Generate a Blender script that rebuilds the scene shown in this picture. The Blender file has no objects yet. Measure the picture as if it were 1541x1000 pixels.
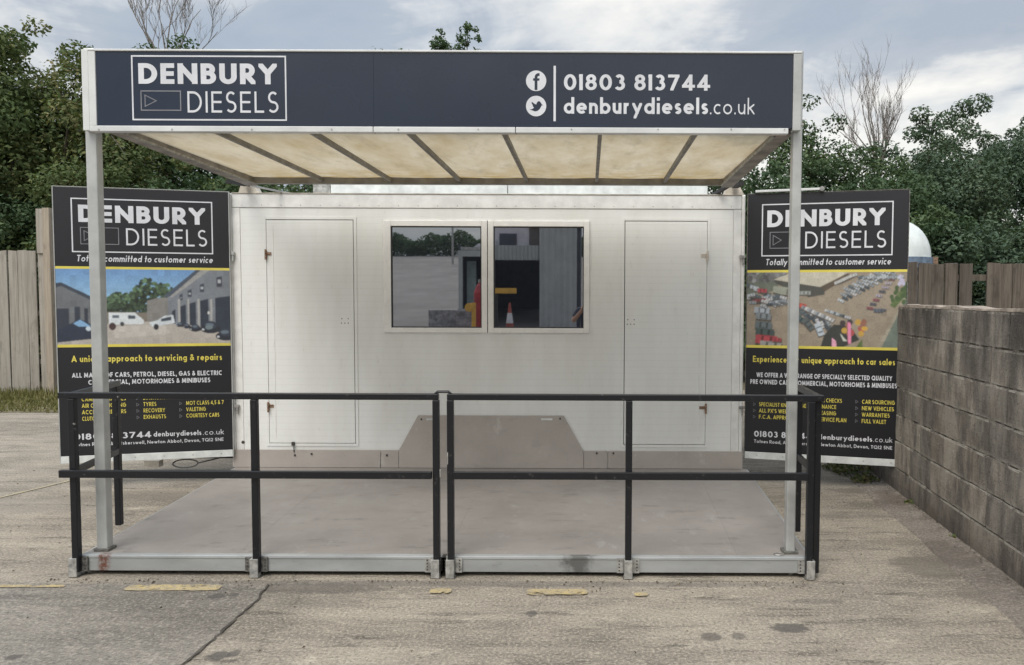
import bpy, math, random
import numpy as np
from mathutils import Vector, Matrix
random.seed(7)
scene = bpy.context.scene
R = math.radians

# ------------------------------------------------------------------ camera
CX, CY, F, IMW = 883.0, 500.0, 1122.0, 1541.0
PITCH, ROLL, CAMH = math.atan(54.0 / 1122.0), R(0.22), 1.65
cam_d = bpy.data.cameras.new('camera')
cam = bpy.data.objects.new('camera', cam_d)
scene.collection.objects.link(cam)
cam.matrix_world = Matrix.Translation((0, 0, CAMH)) @ Matrix.Rotation(R(90) - PITCH, 4, 'X') @ Matrix.Rotation(ROLL, 4, 'Z')
cam_d.sensor_width = 36.0
cam_d.lens = F / IMW * 36.0
cam_d.shift_x = -(CX - IMW / 2) / IMW
cam_d.clip_end = 1000
cam_d.clip_start = 0.05
scene.camera = cam

# ------------------------------------------------------------------ world (overcast)
SUN_EL, SUN_AZ = R(56), R(205)          # azimuth clockwise from +Y
world = bpy.data.worlds.new("World")
scene.world = world
world.use_nodes = True
wn, wl = world.node_tree.nodes, world.node_tree.links
wn.clear()
w_out = wn.new('ShaderNodeOutputWorld')
w_bg = wn.new('ShaderNodeBackground')
sky = wn.new('ShaderNodeTexSky')
sky.sky_type = 'NISHITA'
sky.sun_disc = False
sky.sun_elevation = SUN_EL
sky.sun_rotation = SUN_AZ
sky.air_density = 1.4
sky.dust_density = 2.5
w_tc = wn.new('ShaderNodeTexCoord')
w_sep = wn.new('ShaderNodeSeparateXYZ')
wl.new(w_tc.outputs['Generated'], w_sep.inputs[0])
# clouds are laid on a flat ceiling: direction / (z + .12)
w_add = wn.new('ShaderNodeMath'); w_add.operation = 'ADD'; w_add.inputs[1].default_value = 0.16
w_abs = wn.new('ShaderNodeMath'); w_abs.operation = 'MAXIMUM'; w_abs.inputs[1].default_value = 0.0
wl.new(w_sep.outputs[2], w_abs.inputs[0]); wl.new(w_abs.outputs[0], w_add.inputs[0])
w_div = wn.new('ShaderNodeVectorMath'); w_div.operation = 'DIVIDE'
w_cmb = wn.new('ShaderNodeCombineXYZ')
for i in range(3): wl.new(w_add.outputs[0], w_cmb.inputs[i])
wl.new(w_tc.outputs['Generated'], w_div.inputs[0]); wl.new(w_cmb.outputs[0], w_div.inputs[1])
def w_noise(scale, detail, rough, off, dist=0.0):
    m = wn.new('ShaderNodeMapping'); m.inputs['Location'].default_value = off
    m.inputs['Scale'].default_value = (1, 1, 0.4)
    n = wn.new('ShaderNodeTexNoise'); n.inputs['Scale'].default_value = scale
    n.inputs['Detail'].default_value = detail; n.inputs['Roughness'].default_value = rough
    n.inputs['Distortion'].default_value = dist
    wl.new(w_div.outputs[0], m.inputs[0]); wl.new(m.outputs[0], n.inputs['Vector'])
    return n
def w_ramp(src, stops):
    r = wn.new('ShaderNodeValToRGB')
    while len(r.color_ramp.elements) < len(stops): r.color_ramp.elements.new(0.5)
    for e, (p, c) in zip(r.color_ramp.elements, stops): e.position = p; e.color = (*c, 1)
    wl.new(src, r.inputs[0]); return r
n_big = w_noise(0.62, 7, 0.58, (-0.8, 4.8, 1.0), 0.4)
n_gap = w_noise(0.5, 5, 0.5, (7.7, 4.2, 2.0), 0.2)
cloud = w_ramp(n_big.outputs[0], [(0.38, (3.3, 3.75, 4.4)), (0.47, (3.9, 4.25, 4.75)), (0.53, (5.9, 6.0, 6.05)), (0.61, (7.6, 7.45, 7.1))])
gap = w_ramp(n_gap.outputs[0], [(0.40, (1, 1, 1)), (0.62, (0.75, 0.75, 0.75))])
w_mix = wn.new('ShaderNodeMixRGB')
n_fine = w_noise(2.6, 6, 0.6, (1.0, 2.0, 3.0), 0.5)
w_f1 = wn.new('ShaderNodeMath'); w_f1.operation = 'MULTIPLY_ADD'; w_f1.inputs[1].default_value = 0.30; w_f1.inputs[2].default_value = -0.15
wl.new(n_fine.outputs[0], w_f1.inputs[0])
w_f2 = wn.new('ShaderNodeMath'); w_f2.operation = 'ADD'
wl.new(n_big.outputs[0], w_f2.inputs[0]); wl.new(w_f1.outputs[0], w_f2.inputs[1]); wl.new(w_f2.outputs[0], cloud.inputs[0])
wl.new(gap.outputs[0], w_mix.inputs[0]); wl.new(sky.outputs[0], w_mix.inputs[1]); wl.new(cloud.outputs[0], w_mix.inputs[2])
# overcast skies brighten towards the zenith
w_ov = w_ramp(w_sep.outputs[2], [(0.0, (0.80, 0.80, 0.80)), (0.42, (0.84, 0.84, 0.84)), (1.0, (2.3, 2.3, 2.3))])
w_mul = wn.new('ShaderNodeMixRGB'); w_mul.blend_type = 'MULTIPLY'; w_mul.inputs[0].default_value = 1.0
wl.new(w_mix.outputs[0], w_mul.inputs[1]); wl.new(w_ov.outputs[0], w_mul.inputs[2])
wl.new(w_mul.outputs[0], w_bg.inputs[0])
w_bg.inputs[1].default_value = 0.088
wl.new(w_bg.outputs[0], w_out.inputs[0])

sun_d = bpy.data.lights.new('sun', 'SUN')
sun_d.energy = 1.1
sun_d.angle = R(34)
sun_d.color = (1.0, 0.97, 0.93)
sun = bpy.data.objects.new('sun', sun_d)
scene.collection.objects.link(sun)
sdir = Vector((math.sin(SUN_AZ) * math.cos(SUN_EL), math.cos(SUN_AZ) * math.cos(SUN_EL), math.sin(SUN_EL)))
sun.rotation_euler = sdir.to_track_quat('Z', 'Y').to_euler()

scene.view_settings.view_transform = 'Standard'
scene.view_settings.look = 'None'
scene.view_settings.gamma = 1.0
scene.view_settings.exposure = 0.90
scene.view_settings.use_curve_mapping = False
scene.cycles.max_bounces = 8
scene.cycles.transparent_max_bounces = 8

# ------------------------------------------------------------------ helpers
def U(px, py, Y):
    """point of the plane y=Y seen at a pixel of the photograph"""
    u, v = (px - CX) / F, (py - CY) / F
    cr, sr = math.cos(ROLL), math.sin(ROLL)
    a, b = u * cr + v * sr, -v * cr + u * sr
    d = Vector((a, math.cos(PITCH) + b * math.sin(PITCH), -math.sin(PITCH) + b * math.cos(PITCH)))
    t = Y / d.y
    return Vector((d.x * t, Y, CAMH + d.z * t))
def UG(px, py, z=0.0):
    """point of the plane z seen at a pixel of the photograph"""
    a = U(px, py, 1.0) - Vector((0, 0, CAMH))
    t = (z - CAMH) / a.z
    return Vector((a.x * t, a.y * t, z))
def lin(c):
    return tuple(((v / 255.0 + 0.055) / 1.055) ** 2.4 if v > 10 else v / 255.0 / 12.92 for v in c)

COL = scene.collection
def tag(o, label=None, cat=None, group=None, kind=None):
    if label: o['label'] = label
    if cat: o['category'] = cat
    if group: o['group'] = group
    if kind: o['kind'] = kind
    return o
def link(o, parent=None):
    COL.objects.link(o)
    if parent is not None: o.parent = parent
    return o
def empty(name, loc, rz=0.0):
    o = bpy.data.objects.new(name, None)
    o.location = loc; o.rotation_euler = (0, 0, rz); o.empty_display_size = 0.2
    return link(o)
def mesh_obj(name, me, material=None, parent=None):
    if material is not None: me.materials.append(material)
    return link(bpy.data.objects.new(name, me), parent)

class MB:
    def __init__(s): s.v = []; s.f = []
    def quad(s, *p):
        n = len(s.v); s.v += [tuple(q) for q in p]; s.f.append(tuple(range(n, n + len(p)))); return s
    def box(s, x0, x1, y0, y1, z0, z1):
        n = len(s.v)
        s.v += [(x, y, z) for z in (z0, z1) for y in (y0, y1) for x in (x0, x1)]
        for f in ((0, 2, 3, 1), (4, 5, 7, 6), (0, 1, 5, 4), (2, 6, 7, 3), (0, 4, 6, 2), (1, 3, 7, 5)):
            s.f.append(tuple(n + i for i in f))
        return s
    def prism(s, pts, y0, y1):
        """polygon in x,z (counter-clockwise seen from -y) extruded along y"""
        n, k = len(s.v), len(pts)
        s.v += [(x, y0, z) for x, z in pts] + [(x, y1, z) for x, z in pts]
        s.f.append(tuple(range(n, n + k))); s.f.append(tuple(range(n + 2 * k - 1, n + k - 1, -1)))
        for i in range(k):
            j = (i + 1) % k
            s.f.append((n + j, n + i, n + k + i, n + k + j))
        return s
    def slab(s, pts, z0, z1):
        """polygon in x,y (counter-clockwise from above) extruded in z"""
        n, k = len(s.v), len(pts)
        s.v += [(x, y, z0) for x, y in pts] + [(x, y, z1) for x, y in pts]
        s.f.append(tuple(range(n + k - 1, n - 1, -1))); s.f.append(tuple(range(n + k, n + 2 * k)))
        for i in range(k):
            j = (i + 1) % k
            s.f.append((n + i, n + j, n + k + j, n + k + i))
        return s
    def bar(s, p, q, w, h, up=(0, 0, 1)):
        p, q, up = Vector(p), Vector(q), Vector(up)
        d = (q - p).normalized(); sd = d.cross(up)
        if sd.length < 1e-4: sd = d.cross(Vector((0, 1, 0)))
        sd.normalize(); u2 = sd.cross(d).normalized()
        n = len(s.v)
        for e in (p, q):
            for a, b in ((-1, -1), (1, -1), (1, 1), (-1, 1)):
                s.v.append(tuple(e + sd * a * w / 2 + u2 * b * h / 2))
        for f in ((3, 2, 1, 0), (4, 5, 6, 7), (0, 1, 5, 4), (1, 2, 6, 5), (2, 3, 7, 6), (3, 0, 4, 7)):
            s.f.append(tuple(n + i for i in f))
        return s
    def tube(s, pts, rad, k=8, cap=True):
        pts = [Vector(p) for p in pts]
        rad = rad if isinstance(rad, (list, tuple)) else [rad] * len(pts)
        n0 = len(s.v)
        for i, p in enumerate(pts):
            d = (pts[min(i + 1, len(pts) - 1)] - pts[max(i - 1, 0)]).normalized()
            a = d.cross(Vector((0, 0, 1)))
            if a.length < 1e-3: a = d.cross(Vector((1, 0, 0)))
            a.normalize(); b = d.cross(a)
            for j in range(k):
                t = 2 * math.pi * j / k
                s.v.append(tuple(p + (a * math.cos(t) + b * math.sin(t)) * rad[i]))
        for i in range(len(pts) - 1):
            for j in range(k):
                a0, a1 = n0 + i * k + j, n0 + i * k + (j + 1) % k
                s.f.append((a0, a0 + k, a1 + k, a1))
        if cap:
            s.f.append(tuple(n0 + j for j in range(k)))
            s.f.append(tuple(n0 + (len(pts) - 1) * k + j for j in range(k - 1, -1, -1)))
        return s
    def build(s, name, material, parent=None, bevel=0.0, smooth=False):
        me = bpy.data.meshes.new(name)
        me.from_pydata(s.v, [], s.f); me.update()
        if smooth:
            for p in me.polygons: p.use_smooth = True
        o = mesh_obj(name, me, material, parent)
        if bevel:
            b = o.modifiers.new('bevel', 'BEVEL'); b.width = bevel; b.segments = 2; b.limit_method = 'ANGLE'
        return o

# ------------------------------------------------------------------ materials
class NT:
    """small builder for node materials"""
    def __init__(s, name, rough=0.6, metal=0.0, spec=0.5):
        s.m = bpy.data.materials.new(name); s.m.use_nodes = True
        s.n, s.l = s.m.node_tree.nodes, s.m.node_tree.links
        s.b = s.n['Principled BSDF']; s.out = s.n['Material Output']
        s.b.inputs['Roughness'].default_value = rough
        s.b.inputs['Metallic'].default_value = metal
        s.b.inputs['Specular IOR Level'].default_value = spec
        g = s.n.new('ShaderNodeNewGeometry'); s.pos = g.outputs['Position']
        s.tc = s.n.new('ShaderNodeTexCoord')
    def vec(s, scale=(1, 1, 1), loc=(0, 0, 0), rot=(0, 0, 0), src=None):
        m = s.n.new('ShaderNodeMapping')
        m.inputs['Scale'].default_value = scale; m.inputs['Location'].default_value = loc; m.inputs['Rotation'].default_value = rot
        s.l.new(src or s.pos, m.inputs[0]); return m.outputs[0]
    def noise(s, scale, detail=4, rough=0.6, vec=None, dist=0.0):
        n = s.n.new('ShaderNodeTexNoise')
        n.inputs['Scale'].default_value = scale; n.inputs['Detail'].default_value = detail
        n.inputs['Roughness'].default_value = rough; n.inputs['Distortion'].default_value = dist
        s.l.new(vec or s.pos, n.inputs['Vector']); return n.outputs[0]
    def vor(s, scale, vec=None, feature='F1'):
        n = s.n.new('ShaderNodeTexVoronoi'); n.feature = feature
        n.inputs['Scale'].default_value = scale
        s.l.new(vec or s.pos, n.inputs['Vector']); return n
    def ramp(s, src, stops):
        r = s.n.new('ShaderNodeValToRGB')
        while len(r.color_ramp.elements) < len(stops): r.color_ramp.elements.new(0.5)
        for e, (p, c) in zip(r.color_ramp.elements, stops):
            e.position = p; e.color = (*c, 1) if isinstance(c, tuple) else (c, c, c, 1)
        s.l.new(src, r.inputs[0]); return r.outputs[0]
    def mix(s, fac, a, b, mode='MIX'):
        m = s.n.new('ShaderNodeMixRGB'); m.blend_type = mode
        for i, v in enumerate((fac, a, b)):
            if isinstance(v, bpy.types.NodeSocket): s.l.new(v, m.inputs[i])
            elif i == 0: m.inputs[0].default_value = v
            else: m.inputs[i].default_value = (*v, 1) if isinstance(v, tuple) else (v, v, v, 1)
        return m.outputs[0]
    def math(s, op, a, b=None, c=None):
        m = s.n.new('ShaderNodeMath'); m.operation = op
        for i, v in enumerate((a, b, c)):
            if v is None: continue
            if isinstance(v, bpy.types.NodeSocket): s.l.new(v, m.inputs[i])
            else: m.inputs[i].default_value = v
        return m.outputs[0]
    def ellipse(s, cx, cy, rx, ry, rot=0.0, soft=0.35, wob=0.45):
        """1 inside a ragged ellipse on the ground, 0 outside (world metres)"""
        v = s.vec(src=s.pos, loc=(-cx, -cy, 0))
        v = s.vec(src=v, rot=(0, 0, rot)); v = s.vec(src=v, scale=(1 / rx, 1 / ry, 0))
        ln = s.n.new('ShaderNodeVectorMath'); ln.operation = 'LENGTH'; s.l.new(v, ln.inputs[0])
        nn = s.math('MULTIPLY', s.math('SUBTRACT', s.noise(max(5, 1.6 / min(rx, ry)), 6, 0.72), 0.5), wob * 3)
        d = s.math('ADD', ln.outputs['Value'], nn)
        return s.ramp(d, [(1 - soft, 1.0), (1.0, 0.0)])
    def color(s, c):
        if isinstance(c, tuple): s.b.inputs['Base Color'].default_value = (*c, 1)
        else: s.l.new(c, s.b.inputs['Base Color'])
        return s
    def rough(s, r): s.l.new(r, s.b.inputs['Roughness']); return s
    def bump(s, h, strength=0.3, dist=0.01):
        b = s.n.new('ShaderNodeBump'); b.inputs['Strength'].default_value = strength; b.inputs['Distance'].default_value = dist
        s.l.new(h, b.inputs['Height'])
        s.l.new(b.outputs[0], s.b.inputs['Normal']); return s

def plain(name, c, rough=0.5, metal=0.0, spec=0.5, var=0.12, scale=6.0, bump=0.0):
    t = NT(name, rough, metal, spec)
    n = t.noise(scale, 5, 0.6)
    d = tuple(v * (1 - var * 1.6) for v in c); b = tuple(min(1, v * (1 + var)) for v in c)
    t.color(t.ramp(n, [(0.35, d), (0.65, b)]))
    t.rough(t.ramp(t.noise(scale * 2.3, 3, 0.6), [(0.3, max(0.02, rough - 0.08)), (0.7, min(1, rough + 0.1))]))
    if bump: t.bump(t.noise(scale * 20, 3, 0.6), bump, 0.002)
    return t.m

M = {}
# painted white grp panels, dirty in streaks
t = NT('white_panel', 0.42)
n1 = t.noise(3.0, 6, 0.62, t.vec((1, 1, 0.25)))
n2 = t.noise(26, 4, 0.7, t.vec((1, 1, 0.35)))
c = t.mix(t.ramp(n1, [(0.38, 0.0), (0.72, 1.0)]), (0.79, 0.80, 0.775), (0.69, 0.69, 0.65))
c = t.mix(t.ramp(n2, [(0.62, 0.0), (0.80, 0.35)]), c, (0.40, 0.38, 0.33))
# faint horizontal texture lines of the sandwich board
wv = t.n.new('ShaderNodeTexWave'); wv.bands_direction = 'Z'; wv.inputs['Scale'].default_value = 5.5; wv.inputs['Distortion'].default_value = 0.6
t.l.new(t.pos, wv.inputs['Vector'])
c = t.mix(t.ramp(wv.outputs['Fac'], [(0.0, 0.10), (0.10, 0.0)]), c, (0.45, 0.44, 0.40))
t.color(c); t.bump(t.noise(2.2, 3, 0.5), 0.25, 0.006); M['white'] = t.m
M['white_trim'] = plain('white_trim', (0.77, 0.77, 0.74), 0.4, var=0.07, scale=9)
M['upvc'] = plain('white_frame', (0.80, 0.79, 0.76), 0.3, var=0.04, scale=5)
M['cream'] = plain('cream_bracket', (0.56, 0.51, 0.43), 0.55, var=0.15, scale=14)
# grey vinyl deck
def deck_mat(name, k):
    t = NT(name, 0.48)
    c = t.mix(t.ramp(t.noise(1.3, 6, 0.65), [(0.35, 0.0), (0.7, 1.0)]), tuple(k * v for v in (0.285, 0.260, 0.237)), tuple(k * v for v in (0.215, 0.195, 0.176)))
    c = t.mix(t.ramp(t.noise(7, 6, 0.7, t.vec((1, 0.5, 1))), [(0.58, 0.0), (0.78, 0.5)]), c, (0.31, 0.295, 0.27))
    c = t.mix(t.ramp(t.noise(11, 7, 0.75, t.vec((0.35, 1, 1), (1, 9, 0))), [(0.57, 0.0), (0.66, 0.7 if k < 1.2 else 0.15)]), c, (0.155, 0.145, 0.13))
    c = t.mix(t.ramp(t.noise(5, 6, 0.75, t.vec((1.4, 0.7, 1), (7, 2, 0), (0, 0, 0.5))), [(0.60, 0.0), (0.68, 0.6)]), c, tuple(k * v for v in (0.33, 0.32, 0.295)))
    c = t.mix(t.ramp(t.noise(160, 2, 0.5), [(0.62, 0.0), (0.72, 0.3)]), c, (0.14, 0.13, 0.12))
    c = t.mix(t.ramp(t.noise(2.3, 4, 0.6, t.vec((1, 1, 1), (4, 8, 0))), [(0.60, 0.0), (0.72, 0.22)]), c, (0.36, 0.30, 0.26))
    t.color(c); t.rough(t.ramp(t.noise(3, 4, 0.6), [(0.3, 0.36), (0.7, 0.62)]))
    t.bump(t.noise(60, 3, 0.6), 0.12, 0.002)
    return t.m
M['deck'] = deck_mat('grey_vinyl', 1.0)
M['skirt'] = deck_mat('grey_vinyl_upright_lightened', 1.62)  # same vinyl as the deck, colour lightened to offset the canopy's shade
# aluminium edge beam
t = NT('aluminium_edge', 0.42, 0.35)
c = t.mix(t.ramp(t.noise(2.2, 5, 0.6, t.vec((1, 1, 3))), [(0.35, 0.0), (0.7, 1.0)]), (0.44, 0.455, 0.455), (0.33, 0.34, 0.335))
c = t.mix(t.ramp(t.noise(18, 4, 0.7, t.vec((0.6, 1, 2))), [(0.60, 0.0), (0.78, 0.6)]), c, (0.20, 0.20, 0.19))
c = t.mix(t.math('MULTIPLY', t.ellipse(U(153, 850, 4.3).x, 4.32, 0.042, 0.4, soft=0.7, wob=0.8), t.ramp(t.noise(38, 4, 0.7), [(0.36, 0.2), (0.55, 0.95)])), c, (0.17, 0.062, 0.035))
c = t.mix(t.math('MULTIPLY', t.ellipse(U(868, 856, 4.3).x, 4.32, 0.11, 0.4, soft=0.7, wob=0.8), 0.8), c, (0.10, 0.10, 0.095))
t.color(c); t.bump(t.noise(40, 3, 0.6), 0.15, 0.002); M['alu'] = t.m
M['post'] = plain('aluminium_post', (0.47, 0.48, 0.465), 0.38, 0.3, var=0.10, scale=5, bump=0.1)
M['fascia_white'] = plain('white_sign_frame', (0.66, 0.67, 0.66), 0.35, var=0.08, scale=4)
M['galv'] = plain('galvanised_steel', (0.42, 0.415, 0.39), 0.5, 0.4, var=0.25, scale=30)
M['galv_dark'] = plain('oxidised_plate', (0.16, 0.155, 0.14), 0.6, 0.3, var=0.3, scale=50)
M['dark_under'] = plain('dark_chassis_paint', (0.03, 0.03, 0.031), 0.7, var=0.2)
M['black_rail'] = None
t = NT('black_rail_paint', 0.33)
c = t.mix(t.ramp(t.noise(30, 5, 0.75), [(0.62, 0.0), (0.69, 1.0)]), (0.007, 0.008, 0.011), (0.07, 0.065, 0.06))
c = t.mix(t.ramp(t.noise(9, 5, 0.75, t.vec((1, 1, 1), (5, 2, 7))), [(0.69, 0.0), (0.73, 0.8)]), c, (0.40, 0.38, 0.34))
t.color(c); M['black_rail'] = t.m
# signs
def sign_mat(name, c, rough, var=0.25):
    t = NT(name, rough, spec=0.6)
    d = tuple(v * 0.8 for v in c)
    k = t.mix(t.ramp(t.noise(2.0, 5, 0.6), [(0.3, 0.0), (0.7, 1.0)]), c, d)
    k = t.mix(t.ramp(t.noise(35, 4, 0.75), [(0.68, 0.0), (0.78, 0.25)]), k, (0.16, 0.16, 0.17))
    t.color(k); t.rough(t.ramp(t.noise(1.4, 4, 0.6), [(0.3, rough - 0.05), (0.7, rough + 0.1)]))
    return t.m
M['navy'] = sign_mat('navy_sign_face', (0.013, 0.022, 0.043), 0.24)
M['black_sign'] = sign_mat('black_sign_face', (0.008, 0.008, 0.012), 0.45)
M['print_white'] = plain('white_vinyl_print', (0.66, 0.67, 0.70), 0.45, var=0.06)
M['print_grey'] = plain('grey_vinyl_print', (0.22, 0.22, 0.24), 0.45, var=0.1)
M['print_yellow'] = plain('yellow_vinyl_print', (0.68, 0.58, 0.10), 0.45, var=0.06)
M['strip_white'] = plain('white_sign_foot', (0.66, 0.68, 0.66), 0.5, var=0.12, scale=8)
# glass
t = NT('window_glass', 0.015, spec=1.0)
t.color((0.026, 0.031, 0.042)); t.b.inputs['IOR'].default_value = 2.7
t.bump(t.noise(0.9, 1, 0.4), 0.04, 0.01); M['glass'] = t.m
M['gasket'] = plain('black_gasket', (0.02, 0.02, 0.022), 0.5)
M['rust'] = plain('rusted_hinge', (0.27, 0.17, 0.11), 0.75, var=0.5, scale=60)
M['steel'] = plain('dull_steel', (0.35, 0.34, 0.32), 0.45, 0.5, var=0.2, scale=40)
M['screw'] = plain('dark_screw_hole', (0.05, 0.045, 0.04), 0.7)
# translucent fibreglass roof
t = NT('translucent_roof', 0.5)
c = t.mix(t.ramp(t.noise(3.5, 6, 0.65, t.vec((1, 0.45, 1), rot=(0, 0, 0.5))), [(0.35, 0.0), (0.72, 1.0)]), (0.53, 0.465, 0.345), (0.37, 0.29, 0.165))
c = t.mix(t.ramp(t.noise(14, 6, 0.7, t.vec((1, 0.7, 1), (3, 3, 3))), [(0.60, 0.0), (0.80, 0.6)]), c, (0.46, 0.36, 0.20))
sy = t.n.new('ShaderNodeSeparateXYZ'); t.l.new(t.pos, sy.inputs[0])
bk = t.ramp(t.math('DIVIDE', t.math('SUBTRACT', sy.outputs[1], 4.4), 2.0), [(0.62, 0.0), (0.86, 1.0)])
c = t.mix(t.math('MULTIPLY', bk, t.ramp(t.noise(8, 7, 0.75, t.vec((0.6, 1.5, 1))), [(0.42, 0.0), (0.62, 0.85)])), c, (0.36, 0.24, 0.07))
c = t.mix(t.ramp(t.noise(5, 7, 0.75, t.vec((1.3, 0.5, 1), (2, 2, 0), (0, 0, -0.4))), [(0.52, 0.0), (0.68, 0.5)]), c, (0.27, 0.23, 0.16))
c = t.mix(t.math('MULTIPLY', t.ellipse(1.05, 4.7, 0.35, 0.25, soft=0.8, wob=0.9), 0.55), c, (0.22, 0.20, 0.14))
t.color(c)
tl = t.n.new('ShaderNodeBsdfTranslucent'); t.l.new(c, tl.inputs[0])
mx = t.n.new('ShaderNodeMixShader'); mx.inputs[0].default_value = 0.62
t.l.new(t.b.outputs[0], mx.inputs[1]); t.l.new(tl.outputs[0], mx.inputs[2]); t.l.new(mx.outputs[0], t.out.inputs[0])
M['roof'] = t.m
M['rafter'] = plain('canopy_rafter', (0.27, 0.26, 0.24), 0.6, 0.1, var=0.15, scale=10)
M['side_beam'] = plain('canopy_side_beam', (0.33, 0.305, 0.28), 0.6, 0.1, var=0.22, scale=7)
# concrete yard
def concrete(name, base, dark, light, ridges, stains_strips):
    t = NT(name, 0.85, spec=0.3)
    c = t.mix(t.ramp(t.noise(0.55, 8, 0.62), [(0.42, 0.0), (0.60, 1.0)]), base, dark)
    c = t.mix(t.ramp(t.noise(2.6, 8, 0.7, t.vec((0.45, 1.4, 1))), [(0.42, 0.0), (0.72, 0.75)]), c, light)
    c = t.mix(t.ramp(t.noise(7.5, 6, 0.72, t.vec((0.22, 1.5, 1), (3, 1, 0))), [(0.54, 0.0), (0.66, ridges)]), c, tuple(v * 0.55 for v in dark))
    c = t.mix(t.ramp(t.noise(1.1, 7, 0.7, t.vec((0.3, 1.6, 1), (9, 4, 0))), [(0.50, 0.0), (0.62, 0.55)]), c, tuple(v * 0.8 for v in dark))
    c = t.mix(t.ramp(t.noise(9, 6, 0.75, t.vec((0.5, 1, 1), (8, 1, 0))), [(0.57, 0.0), (0.70, 0.7)]), c, tuple(min(1, v * 1.25) for v in light))
    dv = t.n.new('ShaderNodeVectorMath'); dv.operation = 'ADD'
    ns = t.n.new('ShaderNodeTexNoise'); ns.inputs['Scale'].default_value = 3.0; ns.inputs['Detail'].default_value = 5; t.l.new(t.pos, ns.inputs['Vector'])
    sc = t.n.new('ShaderNodeVectorMath'); sc.operation = 'SCALE'; sc.inputs['Scale'].default_value = 0.35
    t.l.new(ns.outputs['Color'], sc.inputs[0]); t.l.new(t.pos, dv.inputs[0]); t.l.new(sc.outputs[0], dv.inputs[1])
    ck = t.vor(0.42, dv.outputs[0], 'DISTANCE_TO_EDGE')
    crack = t.math('MULTIPLY', t.ramp(ck.outputs['Distance'], [(0.0, 1.0), (0.0045, 0.0)]), t.ramp(t.noise(0.9, 3, 0.5), [(0.48, 0.0), (0.60, 0.5)]))
    c = t.mix(crack, c, (0.07, 0.06, 0.05))
    g1 = t.noise(62, 4, 0.8); g2 = t.noise(150, 2, 0.7)
    c = t.mix(t.ramp(g1, [(0.38, 0.6), (0.47, 0.0)]), c, tuple(v * 0.45 for v in dark))
    c = t.mix(t.ramp(g1, [(0.53, 0.0), (0.62, 0.5)]), c, tuple(min(1, v * 1.45) for v in light))
    c = t.mix(t.ramp(g2, [(0.58, 0.0), (0.66, 0.6)]), c, (0.10, 0.095, 0.085))
    for (px, py, rx, ry, k, colr) in stains_strips:
        p = UG(px, py)
        c = t.mix(t.math('MULTIPLY', t.ellipse(p.x, p.y, rx, ry, soft=0.28), k), c, colr)
    t.color(c)
    h = t.math('ADD', t.math('MULTIPLY', g1, 0.7), t.math('MULTIPLY', t.noise(14, 6, 0.7, t.vec((0.3, 1.6, 1))), 1.2))
    t.bump(h, 0.6, 0.014)
    return t.m
DK = (0.085, 0.078, 0.07)
M['concrete'] = concrete('yard_concrete', (0.305, 0.266, 0.213), (0.168, 0.146, 0.118), (0.43, 0.38, 0.30), 0.85,
    [(800, 923, 0.035, 0.045, 0.75, DK), (1190, 945, 0.11, 0.06, 0.8, DK), (1070, 958, 0.06, 0.05, 0.7, DK), (1112, 957, 0.04, 0.04, 0.6, DK),
     (1400, 852, 0.26, 0.22, 0.6, (0.12, 0.105, 0.085)), (1345, 815, 0.22, 0.10, 0.35, (0.15, 0.13, 0.10)),
     (1480, 895, 0.16, 0.14, 0.5, (0.14, 0.12, 0.10)), (1300, 738, 0.35, 0.10, 0.55, (0.12, 0.10, 0.08)),
     (1290, 775, 0.45, 0.10, 0.3, (0.15, 0.135, 0.115)), (470, 885, 0.45, 0.09, 0.6, (0.10, 0.09, 0.08)),
     (700, 878, 2.4, 0.05, 0.5, (0.12, 0.11, 0.10)),  # long dark strip in front of the deck edge
     (330, 986, 0.06, 0.05, 0.8, DK), (352, 983, 0.03, 0.04, 0.7, DK), (1230, 905, 0.2, 0.04, 0.4, DK), (30, 760, 0.9, 0.25, 0.3, (0.2, 0.18, 0.16)),
     (240, 745, 0.9, 0.18, 0.45, (0.17, 0.15, 0.125)), (430, 905, 0.5, 0.12, 0.25, (0.13, 0.12, 0.1))])
M['slab'] = concrete('grey_slab_concrete', (0.235, 0.213, 0.18), (0.158, 0.142, 0.12), (0.33, 0.298, 0.25), 0.6,
    [(325, 898, 0.05, 0.04, 0.85, DK), (352, 896, 0.03, 0.03, 0.7, DK), (250, 872, 0.6, 0.05, 0.4, (0.14, 0.13, 0.12)), (20, 990, 0.04, 0.03, 0.8, DK)])  # the long thin one is a darker strip before the deck front
M['kerb'] = concrete('kerb_concrete', (0.225, 0.196, 0.163), (0.15, 0.13, 0.11), (0.29, 0.257, 0.215), 0.3, [(1430, 838, 0.16, 0.3, 0.5, (0.10, 0.085, 0.07)), (1340, 752, 0.1, 0.3, 0.5, (0.12, 0.10, 0.08))])
M['crack'] = plain('dirt_in_joint', (0.075, 0.064, 0.052), 0.95, var=0.3)
# faded yellow paint
t = NT('worn_yellow_paint', 0.7)
c = t.mix(t.ramp(t.noise(30, 5, 0.75), [(0.42, 0.0), (0.58, 0.8)]), (0.46, 0.36, 0.17), (0.32, 0.275, 0.20))
c = t.mix(t.ramp(t.noise(130, 3, 0.7), [(0.58, 0.0), (0.68, 0.6)]), c, (0.18, 0.16, 0.13))
t.color(c); t.bump(t.noise(110, 3, 0.6), 0.4, 0.004); M['yellow_paint'] = t.m
tp = t.n.new('ShaderNodeBsdfTransparent'); mx = t.n.new('ShaderNodeMixShader')     # worn through to the concrete
wr = t.math('MAXIMUM', t.ramp(t.noise(24, 7, 0.8, t.vec((0.6, 1, 1), (4, 1, 0))), [(0.54, 0.0), (0.58, 1.0)]), t.ramp(t.noise(90, 3, 0.7, t.vec(loc=(1, 7, 0))), [(0.60, 0.0), (0.64, 1.0)]))
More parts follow.
